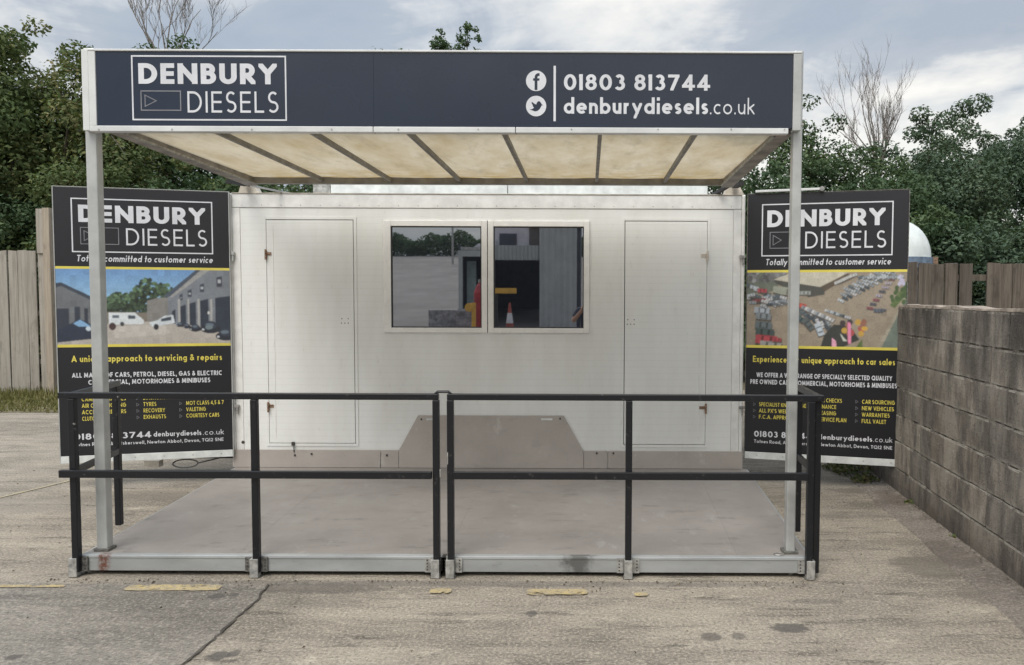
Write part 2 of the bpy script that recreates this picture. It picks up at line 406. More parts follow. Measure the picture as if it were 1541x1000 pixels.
t.l.new(wr, mx.inputs[0]); t.l.new(t.b.outputs[0], mx.inputs[1]); t.l.new(tp.outputs[0], mx.inputs[2]); t.l.new(mx.outputs[0], t.out.inputs[0])
t = NT('very_faded_yellow_paint', 0.8)
t.color(t.mix(t.ramp(t.noise(14, 6, 0.75), [(0.40, 0.0), (0.58, 1.0)]), (0.43, 0.36, 0.20), (0.31, 0.275, 0.22))); M['faded_paint'] = t.m
# concrete blocks, weathered
t = NT('weathered_block', 0.92, spec=0.2)
info = t.n.new('ShaderNodeObjectInfo')
c = t.mix(info.outputs['Random'], (0.42, 0.375, 0.315), (0.25, 0.228, 0.20))
c = t.mix(t.ramp(t.noise(5, 6, 0.7, t.vec((1, 1, 0.3))), [(0.40, 0.0), (0.60, 0.85)]), c, (0.105, 0.095, 0.083))
c = t.mix(t.ramp(t.noise(2.4, 5, 0.65, t.vec((1, 1, 0.6), (2, 7, 3))), [(0.52, 0.0), (0.72, 0.6)]), c, (0.31, 0.26, 0.205))
c = t.mix(t.ramp(t.noise(70, 3, 0.75), [(0.55, 0.0), (0.68, 0.5)]), c, (0.26, 0.24, 0.21))
c = t.mix(t.ramp(t.noise(55, 3, 0.75, t.vec(loc=(5, 5, 5))), [(0.58, 0.0), (0.68, 0.6)]), c, (0.045, 0.042, 0.038))
sp = t.n.new('ShaderNodeSeparateXYZ'); t.l.new(t.pos, sp.inputs[0])
fr_ = t.math('FRACT', t.math('DIVIDE', t.math('ADD', sp.outputs[2], 0.02), 0.225))
sm = t.math('MULTIPLY', t.ramp(fr_, [(0.0, 1.0), (0.22, 0.0)]), t.ramp(t.noise(7, 6, 0.75, t.vec((1, 1, 2))), [(0.46, 0.0), (0.56, 0.95)]))
c = t.mix(sm, c, (0.48, 0.45, 0.39))
top_ = t.math('MULTIPLY', t.ramp(t.math('DIVIDE', sp.outputs[2], 2.0), [(0.56, 0.0), (0.76, 0.9)]), t.ramp(t.noise(4, 6, 0.7, t.vec((1, 1, 0.25), (6, 3, 1))), [(0.42, 0.0), (0.58, 1.0)]))
c = t.mix(top_, c, (0.075, 0.068, 0.062))
damp = t.ramp(t.math('ADD', sp.outputs[2], t.math('MULTIPLY', t.noise(6, 4, 0.7), 0.25)), [(0.10, 0.6), (0.40, 0.0)])
c = t.mix(damp, c, (0.060, 0.047, 0.040))
t.color(c); t.bump(t.math('ADD', t.noise(70, 4, 0.75), t.noise(11, 4, 0.6)), 0.9, 0.012); M['block'] = t.m
t = NT('mortar', 0.95, spec=0.2)
c = t.mix(t.ramp(t.noise(9, 5, 0.7), [(0.45, 0.0), (0.60, 1.0)]), (0.10, 0.09, 0.078), (0.46, 0.43, 0.38))
t.color(c); t.bump(t.noise(60, 4, 0.7), 0.8, 0.01); M['mortar'] = t.m
M['coping'] = plain('wall_top_mortar', (0.30, 0.25, 0.20), 0.9, var=0.3, scale=12, bump=0.6)
# timber
def wood(name, a, b, knot):
    t = NT(name, 0.88, spec=0.2)
    info = t.n.new('ShaderNodeObjectInfo')
    off = t.n.new('ShaderNodeVectorMath'); off.operation = 'SCALE'; off.inputs['Scale'].default_value = 37.0
    cb = t.n.new('ShaderNodeCombineXYZ')
    t.l.new(info.outputs['Random'], cb.inputs[0]); t.l.new(info.outputs['Random'], cb.inputs[2]); t.l.new(cb.outputs[0], off.inputs[0])
    ad = t.n.new('ShaderNodeVectorMath'); ad.operation = 'ADD'; t.l.new(t.pos, ad.inputs[0]); t.l.new(off.outputs[0], ad.inputs[1])
    v = ad.outputs[0]
    c = t.mix(info.outputs['Random'], a, b)
    c = t.mix(t.ramp(t.noise(26, 6, 0.7, t.vec((1, 1, 0.05), src=v)), [(0.42, 0.0), (0.66, 0.8)]), c, knot)
    c = t.mix(t.ramp(t.noise(5, 4, 0.65, t.vec((1, 1, 0.5), src=v)), [(0.55, 0.0), (0.72, 0.6)]), c, tuple(x * 0.6 for x in knot))
    t.color(c); t.bump(t.noise(40, 5, 0.7, t.vec((1, 1, 0.05), src=v)), 0.5, 0.006)
    return t.m
M['wood_grey'] = wood('silvered_fence_wood', (0.40, 0.37, 0.32), (0.33, 0.305, 0.265), (0.22, 0.195, 0.165))
M['wood_brown'] = wood('brown_fence_wood', (0.165, 0.140, 0.112), (0.115, 0.10, 0.084), (0.055, 0.046, 0.038))
M['wood_post'] = wood('pale_post_wood', (0.42, 0.36, 0.29), (0.38, 0.33, 0.26), (0.26, 0.21, 0.17))
# foliage
def leaf_mat(name, a, b, c3, tr=0.22):
    t = NT(name, 0.8, spec=0.12)
    at = t.n.new('ShaderNodeAttribute'); at.attribute_name = 'tone'
    c = t.ramp(at.outputs['Fac'], [(0.0, a), (0.6, b), (1.0, c3)])
    t.color(c)
    tl = t.n.new('ShaderNodeBsdfTranslucent'); t.l.new(t.mix(1.0, c, (1.0, 1.0, 0.5), 'MULTIPLY'), tl.inputs[0])
    mx = t.n.new('ShaderNodeMixShader'); mx.inputs[0].default_value = tr
    t.l.new(t.b.outputs[0], mx.inputs[1]); t.l.new(tl.outputs[0], mx.inputs[2]); t.l.new(mx.outputs[0], t.out.inputs[0])
    return t.m
M['leaf_a'] = leaf_mat('mixed_green_leaves', (0.060, 0.092, 0.038), (0.120, 0.155, 0.065), (0.26, 0.22, 0.11))
M['leaf_b'] = leaf_mat('dark_green_leaves', (0.050, 0.086, 0.046), (0.090, 0.134, 0.070), (0.16, 0.20, 0.10))
M['leaf_c'] = leaf_mat('bluish_green_leaves', (0.058, 0.094, 0.064), (0.098, 0.140, 0.090), (0.155, 0.195, 0.12))
M['bark'] = plain('bark', (0.085, 0.068, 0.052), 0.9, var=0.3, scale=20)
M['twig'] = plain('dead_twig', (0.20, 0.175, 0.155), 0.9, var=0.2, scale=20)
M['grass'] = leaf_mat('verge_grass', (0.12, 0.12, 0.045), (0.17, 0.17, 0.065), (0.27, 0.24, 0.12))
M['soil'] = plain('verge_soil', (0.15, 0.13, 0.075), 0.95, var=0.35, scale=8)

# ------------------------------------------------------------------ setting: ground
m = MB()
ys = [-130, -60, -34, -30, -22, -14, -8, -5, -3, -1.5, 0, 400]
def gz(y):
    if y >= -1: return 0.0
    if y < -33: return 0.13 * 32 + ( -33 - y) * 0.01
    return 0.13 * (-1 - y) * (1 - math.exp((1 + y) * 1.5) * 0.5)
xs = [-300, -60, -20, -8, 8, 60, 300]
for i in range(len(ys) - 1):
    for j in range(len(xs) - 1):
        m.quad((xs[j], ys[i], gz(ys[i])), (xs[j + 1], ys[i], gz(ys[i])), (xs[j + 1], ys[i + 1], gz(ys[i + 1])), (xs[j], ys[i + 1], gz(ys[i + 1])))
tag(m.build('ground', M['concrete']), kind='structure')
# the greyer bay left of the joint
jl = [(405, 880), (385, 905), (356, 930), (330, 955), (303, 978), (275, 1000), (225, 1043), (120, 1140)]
jp = [UG(*p) for p in jl]
m = MB()
pts = [(p.x, p.y) for p in jp]
poly = [(-30, pts[0][1] + 0.02)] + [(-30, pts[-1][1])] + [p for p in reversed(pts)]
n0 = len(m.v)
for i in range(len(pts) - 1):
    m.quad((-30, pts[i + 1][1], 0.004), (pts[i + 1][0], pts[i + 1][1], 0.004), (pts[i][0], pts[i][1], 0.004), (-30, pts[i][1], 0.004))
tag(m.build('ground_slab', M['slab']), kind='structure')
m = MB(); random.seed(3)
prev = None
dense = []
for i in range(len(jp) - 1):
    for k in range(6): dense.append(jp[i].lerp(jp[i + 1], k / 6))
for i, p in enumerate(dense):
    p = p + Vector((random.uniform(-0.008, 0.008), 0, 0)); w = random.uniform(0.002, 0.009)
    cur = (Vector((p.x - w, p.y, 0.008)), Vector((p.x + w, p.y, 0.008)))
    if prev: m.quad(cur[0], cur[1], prev[1], prev[0])
    prev = cur
tag(m.build('ground_joint', M['crack']), kind='structure')
m = MB()
for y0, y1 in zip(ys[:7], ys[1:8]):
    m.quad((-45, y0, gz(y0) + .006), (8, y0, gz(y0) + .006), (8, y1, gz(y1) + .006), (-45, y1, gz(y1) + .006))
tag(m.build('access_road', plain('worn_tarmac', (0.19, 0.18, 0.175), 0.85, var=0.12, scale=.6)), kind='structure')
# painted bay markings: short ragged remains of one line
def paint(name, x0, x1, yc, th, mat_, z=0.009):
    a, b = UG(x0, yc), UG(x1, yc)
    m = MB(); n = max(8, int((b.x - a.x) / 0.02)); up, lo = [], []
    for i in range(n + 1):
        s = i / n; e = random.uniform(.93, 1.04) * min(1.0, .6 + min(s, 1 - s) * n / 3.0)
        p = a.lerp(b, s)
        up.append((p.x, p.y + th / 2 * e + random.uniform(-.002, .002), z)); lo.append((p.x, p.y - th / 2 * e + random.uniform(-.002, .002), z))
    for i in range(n): m.quad(lo[i], lo[i + 1], up[i + 1], up[i])
    return tag(m.build(name, mat_), kind='structure')
paint('yellow_line', -60, 98, 883.5, 0.035, M['yellow_paint'])
paint('yellow_line', 190, 332, 886, 0.085, M['yellow_paint'])
paint('yellow_line', 647, 679, 891, 0.065, M['yellow_paint'])
paint('yellow_line', 793, 884, 892.5, 0.075, M['yellow_paint'])
paint('yellow_line', 955, 975, 896, 0.05, M['yellow_paint'])
a, b = UG(-140, 783), UG(112, 722)
m = MB(); m.quad((a.x, a.y - .04, .005), (b.x, b.y - .04, .005), (b.x, b.y + .06, .005), (a.x, a.y + .06, .005))
tag(m.build('yellow_line', M['faded_paint']), kind='structure')
# smooth strip of concrete at the foot of the block wall
W0, W1 = Vector((2.46, 4.2, 0)), Vector((2.64, 6.59, 0))     # two points of the wall foot
wd = (W1 - W0).normalized(); wn_ = Vector((wd.y, -wd.x, 0))  # along the wall / away from the yard
def wp(s, off=0.0): return W0 + wd * s + wn_ * off
m = MB(); random.seed(5)
ss = [-3.2 + i * 0.25 for i in range(33)]
for i in range(len(ss) - 1):
    w0 = 0.24 + random.uniform(-.012, .012) if i == 0 else w1
    w1 = 0.24 + random.uniform(-.014, .014)
    p, q, r_, s_ = wp(ss[i], -w0), wp(ss[i], 0.05), wp(ss[i + 1], 0.05), wp(ss[i + 1], -w1)
    m.quad((p.x, p.y, .012), (q.x, q.y, .035), (r_.x, r_.y, .035), (s_.x, s_.y, .012))
    m.quad((p.x - .012, p.y, 0.0), (p.x, p.y, .012), (s_.x, s_.y, .012), (s_.x - .012, s_.y, 0.0))
tag(m.build('kerb_strip', M['kerb']), kind='structure')
m = MB(); m.quad((-60, 10.15, .004), (-4.4, 10.35, .004), (-4.4, 13.2, .004), (-60, 13.2, .004))
tag(m.build('grass_verge', M['soil']), kind='structure')
# land behind the fences
m = MB(); m.quad((-80, 13.2, .006), (80, 13.2, .006), (80, 120, .006), (-80, 120, .006))
tag(m.build('rough_land', M['soil']), kind='structure')

# ------------------------------------------------------------------ block wall on the right
wall = empty('block_wall', (W0.x, W0.y, 0), math.atan2(wd.y, wd.x) - math.pi / 2)
tag(wall, 'weathered grey concrete block wall along the right side of the yard', 'wall')
# local axes: +y along the wall, +x away from the yard
S0, S1, CH, BL = -3.0, 7.6, 0.225, 0.45
core = MB().box(0.0065, 0.200, S0, S1, 0.0, 7 * CH - 0.004).build('mortar_core', M['mortar'], wall)
blocks = []
def block_mesh(length, seed):
    rnd = random.Random(seed); m = MB()
    h, g = CH - 0.011, 0.006
    # front face a little uneven: 3x2 grid pushed in and out
    xs_, zs_ = 4, 3
    n = len(m.v)
    for j in range(zs_):
        for i in range(xs_):
            edge = i in (0, xs_ - 1) or j in (0, zs_ - 1)
            m.v.append((rnd.uniform(0.000, 0.003) if edge else rnd.uniform(-0.005, 0.001), (length - 2 * g) * i / (xs_ - 1) + g + (rnd.uniform(-.003, .003)), h * j / (zs_ - 1) + (rnd.uniform(-.003, .003))))
    for j in range(zs_ - 1):
        for i in range(xs_ - 1):
            a = n + j * xs_ + i; m.f.append((a, a + xs_, a + xs_ + 1, a + 1))
    # sides back into the mortar
    ring = [n + i for i in range(xs_)] + [n + j * xs_ + xs_ - 1 for j in range(1, zs_)] + [n + (zs_ - 1) * xs_ + i for i in range(xs_ - 2, -1, -1)] + [n + j * xs_ for j in range(zs_ - 2, 0, -1)]
    k = len(m.v)
    for r_ in ring: m.v.append((0.19, m.v[r_][1], m.v[r_][2]))
    for i in range(len(ring)):
        j = (i + 1) % len(ring); m.f.append((ring[i], ring[j], k + j, k + i))
    me = bpy.data.meshes.new('concrete_block'); me.from_pydata(m.v, [], m.f); me.update(); me.materials.append(M['block'])
    return me
full = [block_mesh(BL, i) for i in range(8)]; half = [block_mesh(BL / 2, 50 + i) for i in range(3)]
random.seed(11)
for c_ in range(7):
    s = S0
    if c_ % 2:
        items = [half[c_ % 3]]
    else: items = []
    while s < S1 - 0.3:
        if items: me = items.pop(); L = BL / 2
        else: me = random.choice(full); L = BL
        o = link(bpy.data.objects.new('concrete_block', me), wall)
        o.location = (random.uniform(-0.006, 0.0015), s, c_ * CH + 0.005); o.rotation_euler = (0, 0, random.uniform(-.006, .006))
        s += L
m = MB(); random.seed(2)
ss = np.arange(S0, S1, 0.12)
zt = [7 * CH + random.uniform(0.004, 0.022) for _ in ss]
for i in range(len(ss) - 1):
    e0, e1 = random.uniform(-.008, .006), 0
    m.quad((0.0, ss[i], 7 * CH - .004), (0.0, ss[i + 1], 7 * CH - .004), (0.004, ss[i + 1], zt[i + 1]), (0.004, ss[i], zt[i]))
    m.quad((0.004, ss[i], zt[i]), (0.004, ss[i + 1], zt[i + 1]), (0.20, ss[i + 1], zt[i + 1]), (0.20, ss[i], zt[i]))
for f in range(len(m.f)): m.f[f] = tuple(reversed(m.f[f]))
m.build('wall_top_mortar', M['coping'], wall)

# ------------------------------------------------------------------ fences
def board_mesh(w, h, th, seed, name='board'):
    rnd = random.Random(seed); m = MB()
    m.box(0, w, 0, th, 0, h)
    v = m.v
    for i in range(8): v[i] = (v[i][0] + rnd.uniform(-.003, .003), v[i][1], v[i][2] + (rnd.uniform(-.012, .012) if v[i][2] > 0.1 else 0))
    me = bpy.data.meshes.new(name); me.from_pydata(m.v, [], m.f); me.update()
    return me
# left: tall silvered boards
fY = 12.26
xr = U(57, 450, fY).x
ztop = (U(0, 376, fY).z)
fl = empty('board_fence', (xr, fY, 0))
tag(fl, 'tall silvery grey vertical board fence behind the grass verge at left', 'fence')
bw = 0.158
ms = [board_mesh(bw - 0.012, ztop - 0.03, 0.022, i) for i in range(5)]
for me in ms: me.materials.append(M['wood_grey'])
random.seed(4)
for i in range(48):
    o = link(bpy.data.objects.new('board', ms[i % 5]), fl)
    o.location = (-(i + 1) * bw, random.uniform(-.012, .012), 0.03 + random.uniform(-.012, .012)); o.rotation_euler = (0, random.uniform(-.006, .006), random.uniform(-.03, .03))
for i in range(3):
    o = link(bpy.data.objects.new('board', ms[i]), fl)
    o.location = (0.012 + i * bw + (0.24 if i > 0 else 0), .01, 0.03)
for z in (0.5, 1.3, 2.1):
    MB().box(-48 * bw, 0.5, 0.03, 0.08, z, z + 0.08).build('rail', M['wood_grey'], fl)
pt = MB().box(0.155, 0.27, -0.07, 0.05, 0.0, U(70, 313, fY).z).build('corner_post', M['wood_post'], fl, bevel=0.006)
MB().box(0.02, 0.15, -0.02, 0.05, ztop - .05, U(70, 313, fY).z - .01).build('upstand_board', M['wood_grey'], fl, bevel=0.004)
# right: brown boards seen over the block wall
fY2 = 8.9
x0 = U(1363, 430, fY2).x; zt2 = U(1450, 395.5, fY2).z
fr = empty('board_fence', (x0, fY2, 0))
tag(fr, 'dark brown board fence with one missing board behind the block wall', 'fence')
bw2 = U(1400, 430, fY2).x - U(1380, 430, fY2).x
ms = [board_mesh(bw2 - 0.010, zt2, 0.024, 20 + i) for i in range(5)]
for me in ms: me.materials.append(M['wood_brown'])
random.seed(8)
for i in range(-3, 34):
    x = i * bw2 + (0.02 if i > 3 else 0)
    px = 1363 + i * 20
    if i == 4 or i == 5:
        if i == 4:
            o = link(bpy.data.objects.new('board', ms[2]), fr); o.location = (x - .01, 0, 0)
        continue
    o = link(bpy.data.objects.new('board', ms[i % 5]), fr)
    o.location = (x + (-.004 if i < 5 else 0.0), random.uniform(-.006, .006), random.uniform(-.010, .006)); o.rotation_euler = (0, random.uniform(-.008, .008), random.uniform(-.03, .03))
for z in (U(1470, 422, fY2).z, 0.5, 1.1):
    MB().box(-0.5, 33 * bw2, 0.03, 0.075, z, z + 0.075).build('rail', M['wood_brown'], fr)

# ------------------------------------------------------------------ vegetation
def leaves_mesh(name, cen, nrm, size, tone, mat_):
    """rhombic leaves from numpy arrays"""
    n = len(cen); rng = np.random.default_rng(len(cen))
    a = np.cross(nrm, rng.normal(size=(n, 3))); a /= np.linalg.norm(a, axis=1)[:, None] + 1e-9
    b = np.cross(nrm, a)
    s = size[:, None]
    v = np.stack([cen + a * s, cen + b * s * 0.55 + nrm * s * 0.12, cen - a * s, cen - b * s * 0.55 + nrm * s * 0.12], 1).reshape(-1, 3)
    me = bpy.data.meshes.new(name)
    me.vertices.add(4 * n); me.vertices.foreach_set('co', v.astype(np.float32).ravel())
    me.loops.add(4 * n); me.loops.foreach_set('vertex_index', np.arange(4 * n, dtype=np.int32))
    me.polygons.add(n); me.polygons.foreach_set('loop_start', np.arange(0, 4 * n, 4, dtype=np.int32))
    try: me.polygons.foreach_set('loop_total', np.full(n, 4, dtype=np.int32))
    except Exception: pass
    me.update(calc_edges=True)
    at = me.attributes.new('tone', 'FLOAT', 'FACE'); at.data.foreach_set('value', tone.astype(np.float32))
    me.materials.append(mat_)
    return me
def crown(name, c, rad, nleaf, mat_, parent, seed, lobes=46, leaf=0.075, sprigs=18, floor=0.25):
    leaf = leaf * 0.60; nleaf = int(nleaf * 2.6)
    rng = np.random.default_rng(seed)
    c, rad = np.array(c, float), np.array(rad, float)
    d = rng.normal(size=(lobes, 3)); d /= (np.abs(d) ** 3.6).sum(1)[:, None] ** (1 / 3.6)
    lc = c + d * rad * rng.uniform(0.45, 0.84, size=(lobes, 1))
    lr = rng.uniform(0.17, 0.34, size=lobes) * rad.mean()
    # sprigs: small lobes that break the outline at the top
    k = sprigs
    d2 = rng.normal(size=(k, 3)); d2[:, 2] = np.abs(d2[:, 2]) * 1.3 + 0.3; d2 /= (np.abs(d2) ** 3.0).sum(1)[:, None] ** (1 / 3.0)
    lc = np.vstack([lc, c + d2 * rad * rng.uniform(0.86, 1.04, size=(k, 1))]); lr = np.concatenate([lr, rng.uniform(0.07, 0.14, k) * rad.mean()])
    if rad.max() < .8: lr = lr * .55
    ltone = rng.uniform(-0.22, 0.25, size=len(lc))
    w = lr ** 2; idx = rng.choice(len(lc), size=nleaf, p=w / w.sum())
    dd = rng.normal(size=(nleaf, 3)); dd /= np.linalg.norm(dd, axis=1)[:, None]
    rr = rng.uniform(0.55, 1.12, size=nleaf) ** 0.8
    p = lc[idx] + dd * (lr[idx] * rr)[:, None] * np.array([1.1, 1.1, 0.85])
    p[:, 2] = np.maximum(p[:, 2], floor + rng.uniform(0, 0.2, nleaf))
    nr = dd * 0.6 + rng.normal(size=(nleaf, 3)) * 0.55 + np.array([0, 0, 0.45]); nr /= np.linalg.norm(nr, axis=1)[:, None]
    tone = np.clip(0.42 + ltone[idx] + rng.normal(size=nleaf) * 0.16, 0, 1)
    size = rng.uniform(0.6, 1.25, nleaf) * leaf
    return mesh_obj(name, leaves_mesh(name, p - np.array(parent.location), nr, size, tone, mat_), None, parent)
def branches(root, base, height, r0, levels, seed, name, mat_, spread=0.5, lean=(0, 0), kids=(3, 5), single=True):
    rnd = random.Random(seed); m = MB()
    def grow(p, d, L, r, lev):
        pts = [p]; rads = [r]; q = Vector(p); dd = Vector(d)
        n = 5
        for i in range(n):
            dd = (dd + Vector((rnd.gauss(0, .13), rnd.gauss(0, .13), rnd.gauss(0, .06) + 0.05))).normalized()
            q = q + dd * L / n; pts.append(q.copy()); rads.append(r * (1 - 0.75 * (i + 1) / n))
        m.tube(pts, rads, 5 if lev < 2 else 3, cap=False)
        if lev >= levels: return
        for k in range(rnd.randint(*kids)):
            f = rnd.uniform(0.25, 0.95); i = min(n - 1, int(f * n)); o_ = pts[i].lerp(pts[i + 1], f * n - i)
            ax = Vector((rnd.gauss(0, 1), rnd.gauss(0, 1), rnd.gauss(0, .3))).normalized()
            nd = (dd * (1 - spread) + ax * spread + Vector((0, 0, 0.35))).normalized()
            grow(o_, nd, L * rnd.uniform(0.42, 0.68), max(0.0045, r * (1 - 0.7 * f) * 0.55), lev + 1)
    grow(Vector(base), Vector((lean[0], lean[1], 1)).normalized(), height, r0, 0)
    loc = Vector(root.location)
    m.v = [tuple(Vector(v) - loc) for v in m.v]
    return m.build(name, mat_, root)
def tree(kind, px, py_top, Y, rx, ry, label, mat_, seed, nleaf=15000, leaf=0.075, zc=0.5, floor=0.25, lobes=46, sprigs=18):
    top = U(px, py_top, Y)
    rz = top.z * (1 - zc) * 1.0
    root = empty(kind, (top.x, Y, 0))
    tag(root, label, 'tree', 'trees beyond the fences')
    rnd = random.Random(seed)
    m = MB(); m.tube([(0, 0, 0), (rnd.uniform(-.1, .1), 0, top.z * .3), (rnd.uniform(-.25, .25), .1, top.z * .62), (0, 0, top.z * (.96 if rx < .6 else .85))], [0.16, 0.13, 0.08 if rx > .6 else .04, 0.03 if rx > .6 else .008], 8)
    tr = m.build('trunk', M['bark'], root)
    for k in range(5):
        a = rnd.uniform(0, 6.28); z0 = top.z * rnd.uniform(.25, .6)
        MB().tube([(0, 0, z0), (math.cos(a) * rx * .35, math.sin(a) * ry * .35, z0 + top.z * .12), (math.cos(a) * rx * .7, math.sin(a) * ry * .7, z0 + top.z * .2)], [0.07, 0.045, 0.015], 6).build('limb', M['bark'], root)
    crown('crown', (top.x, Y, top.z - rz * 0.95), (rx, ry, rz * 0.92), nleaf, mat_, root, seed, leaf=leaf, floor=floor, lobes=lobes, sprigs=sprigs)
    return root
L_ = M
tree('leafy_tree', 16, 40, 15.6, 1.9, 1.6, 'tall broad leafy tree at the far left edge behind the board fence', M['leaf_a'], 1, 17000, 0.085, 0.42)
tree('leafy_tree', 88, 60, 15.4, 2.1, 1.5, 'leafy tree rising just left of the canopy end behind the tall corner post', M['leaf_a'], 2, 17000, 0.085, 0.40)
tree('leafy_tree', 160, 92, 16.0, 1.7, 1.5, 'leafy tree behind the left canopy post and the left sign board', M['leaf_a'], 3, 16000, 0.08, 0.40)
tree('leafy_tree', 262, 68, 17.0, 1.9, 1.5, 'leafy tree around the foot of the leafless branches above the left sign', M['leaf_b'], 4, 17000, 0.08, 0.42)
tree('leafy_tree', 370, 92, 18.0, 2.2, 1.6, 'dark tree seen through the gap between canopy and cabin at left', M['leaf_b'], 5, 15000, 0.08, 0.42)
tree('leafy_tree', -110, 20, 16.0, 2.3, 1.7, 'broad leafy tree left of all the others, cut by the photo edge', M['leaf_a'], 6, 15000, 0.085, 0.42)
# tall slim sprigs over the middle of the sign
tree('slender_tree', 704, 28, 19.5, 0.34, 0.4, 'thin leafy tree top poking up over the middle of the long sign', M['leaf_b'], 7, 1700, 0.078, 0.84, lobes=40, sprigs=16)
tree('slender_tree', 664, 44, 19.8, 0.30, 0.4, 'lower thin leafy tip just left of the slim treetop over the long sign', M['leaf_b'], 8, 1000, 0.078, 0.87, lobes=30, sprigs=12)
tree('leafy_tree', 600, 70, 20.5, 2.6, 1.6, 'low tree hidden behind the long sign, its tip at the top edge', M['leaf_b'], 9, 12000, 0.09, 0.42)
tree('leafy_tree', 880, 100, 20.5, 2.6, 1.6, 'tree behind the right half of the long sign', M['leaf_b'], 10, 12000, 0.09, 0.42)
tree('leafy_tree', 1090, 190, 19.0, 2.3, 1.6, 'tree behind the right end of the canopy roof', M['leaf_b'], 12, 15000, 0.08, 0.42)
tree('leafy_tree', 1222, 150, 17.0, 0.95, 1.0, 'narrow leafy tree just right of the right canopy post', M['leaf_b'], 13, 9000, 0.075, 0.42)
tree('leafy_tree', 1300, 222, 16.0, 1.6, 1.4, 'rounded lower tree in front of the leafless tree on the right', M['leaf_b'], 14, 17000, 0.075, 0.40)
tree('leafy_tree', 1400, 176, 18.5, 1.9, 1.6, 'bluish green tree right of the leafless tree', M['leaf_c'], 15, 19000, 0.08, 0.42)
tree('leafy_tree', 1500, 160, 20.5, 2.3, 1.8, 'tallest bluish green tree at the right edge', M['leaf_c'], 16, 21000, 0.085, 0.42)
tree('leafy_tree', 1612, 170, 18.5, 2.2, 1.8, 'bluish green tree cut by the right edge of the photo', M['leaf_c'], 17, 15000, 0.085, 0.42)
# low bushes that close the bottom of the hedge
def bush(px, py_top, Y, rx, ry, label, mat_, seed, nleaf=7000, leaf=0.075):
    top = U(px, py_top, Y)
    root = empty('hedge_bush', (top.x, Y, 0)); tag(root, label, 'bush', 'bushes behind the fences')
    crown('foliage', (top.x, Y, top.z * 0.48), (rx, ry, top.z * 0.5), nleaf, mat_, root, seed, leaf=leaf, floor=0.05, lobes=26, sprigs=8)
    branches(root, (top.x, Y, 0), top.z * 0.6, 0.04, 1, seed, 'stem', M['bark'])
bush(30, 262, 14.4, 1.9, 1.0, 'dark low bush over the top of the left board fence', M['leaf_b'], 31)
bush(215, 225, 14.3, 2.1, 1.0, 'dark bush showing between the left sign and the canopy', M['leaf_a'], 32, 9000)
bush(430, 258, 14.6, 1.5, 1.0, 'dark bush in the gap under the back edge of the canopy roof', M['leaf_b'], 39, 6000)
bush(1155, 232, 15.4, 1.2, 1.0, 'green bush in the corner between the canopy side beam and the right post', M['leaf_b'], 41, 7000)
bush(1085, 262, 14.8, 0.9, 0.8, 'dark bush at the right end of the gap under the canopy roof', M['leaf_b'], 40, 4000)
bush(330, 250, 14.6, 1.9, 1.0, 'bush behind the left corner of the cabin roof', M['leaf_b'], 33)
bush(1180, 262, 14.6, 1.9, 1.0, 'dark bush behind the right corner of the cabin roof', M['leaf_b'], 34)
bush(1400, 300, 12.6, 0.95, 0.8, 'lighter green bush between the right sign and the white dome', M['leaf_b'], 35, 6500, 0.07)
bush(1450, 335, 12.4, 1.2, 0.8, 'bush right behind the gap in the brown fence', M['leaf_c'], 36, 9000, 0.07)
bush(1540, 300, 13.2, 1.8, 0.9, 'bush behind the brown fence at the right edge', M['leaf_c'], 37, 10000, 0.075)
bush(-60, 262, 14.4, 1.9, 1.0, 'dark bush over the left fence, outside the left edge', M['leaf_b'], 38, 5000)
rng = np.random.default_rng(91); n = 60000
fx = rng.uniform(-20, 26, n); ft = 4.6 + .5 * np.sin(fx * .9) + .35 * np.sin(fx * 2.3 + 1)
fp = np.stack([fx, 23 + rng.uniform(-.7, .7, n) + .5 * np.sin(fx * 1.7), rng.uniform(0, 1, n) ** .9 * ft], 1)
fn = rng.normal(size=(n, 3)) * .6 + np.array([0, -.5, .5]); fn /= np.linalg.norm(fn, axis=1)[:, None]
tag(mesh_obj('far_wood', leaves_mesh('far_wood', fp, fn, rng.uniform(.08, .15, n), rng.uniform(.0, .6, n), M['leaf_b']), None), 'unbroken dark green wood closing the gaps behind the trees', 'wood', kind='stuff')
# leafless trees
r_ = empty('bare_tree', (U(250, 300, 19).x, 19, 0)); tag(r_, 'leafless branching tree top above the left end of the long sign', 'tree')
bt = U(250, 110, 19)
m0 = MB().tube([(0, 0, 0), (0.1, 0, bt.z * .5), (0, 0, bt.z)], [0.16, 0.12, 0.08], 8).build('trunk', M['twig'], r_)
for i, (tx, ty, L) in enumerate([(165, -10, 2.6), (205, -30, 2.3), (240, -40, 2.2), (268, -30, 2.3), (305, 0, 1.9), (225, 20, 1.6), (290, 30, 1.5), (340, 55, 1.5)]):
    tgt = U(tx, ty, 19 + (i % 3 - 1) * .4); d = (tgt - bt)
    branches(r_, bt, d.length * .95, 0.024, 3, 60 + i, 'branch', M['twig'], 0.42, (d.x / max(d.z, .3), d.y / max(d.z, .3)), (3, 5))
r_ = empty('bare_tree', (U(1320, 300, 20).x, 20, 0)); tag(r_, 'dead leafless tree standing up between the green trees on the right', 'tree')
bt = U(1322, 262, 20)
MB().tube([(0, 0, 0), (0.1, 0, bt.z * .5), (0, 0, bt.z)], [0.16, 0.12, 0.07], 8).build('trunk', M['twig'], r_)
for i, (tx, ty) in enumerate([(1272, 150), (1285, 118), (1303, 100), (1318, 105), (1336, 110), (1352, 122), (1368, 140), (1312, 128), (1345, 150), (1290, 160), (1276, 185), (1328, 100), (1372, 165)]):
    tgt = U(tx, ty, 20 + (i % 3 - 1) * .4); d = (tgt - bt)
    branches(r_, bt, d.length * 0.72, 0.028, 3, 80 + i, 'branch', M['twig'], 0.34, (d.x / max(d.z, .3) * 1.0, d.y / max(d.z, .3)), (3, 5))
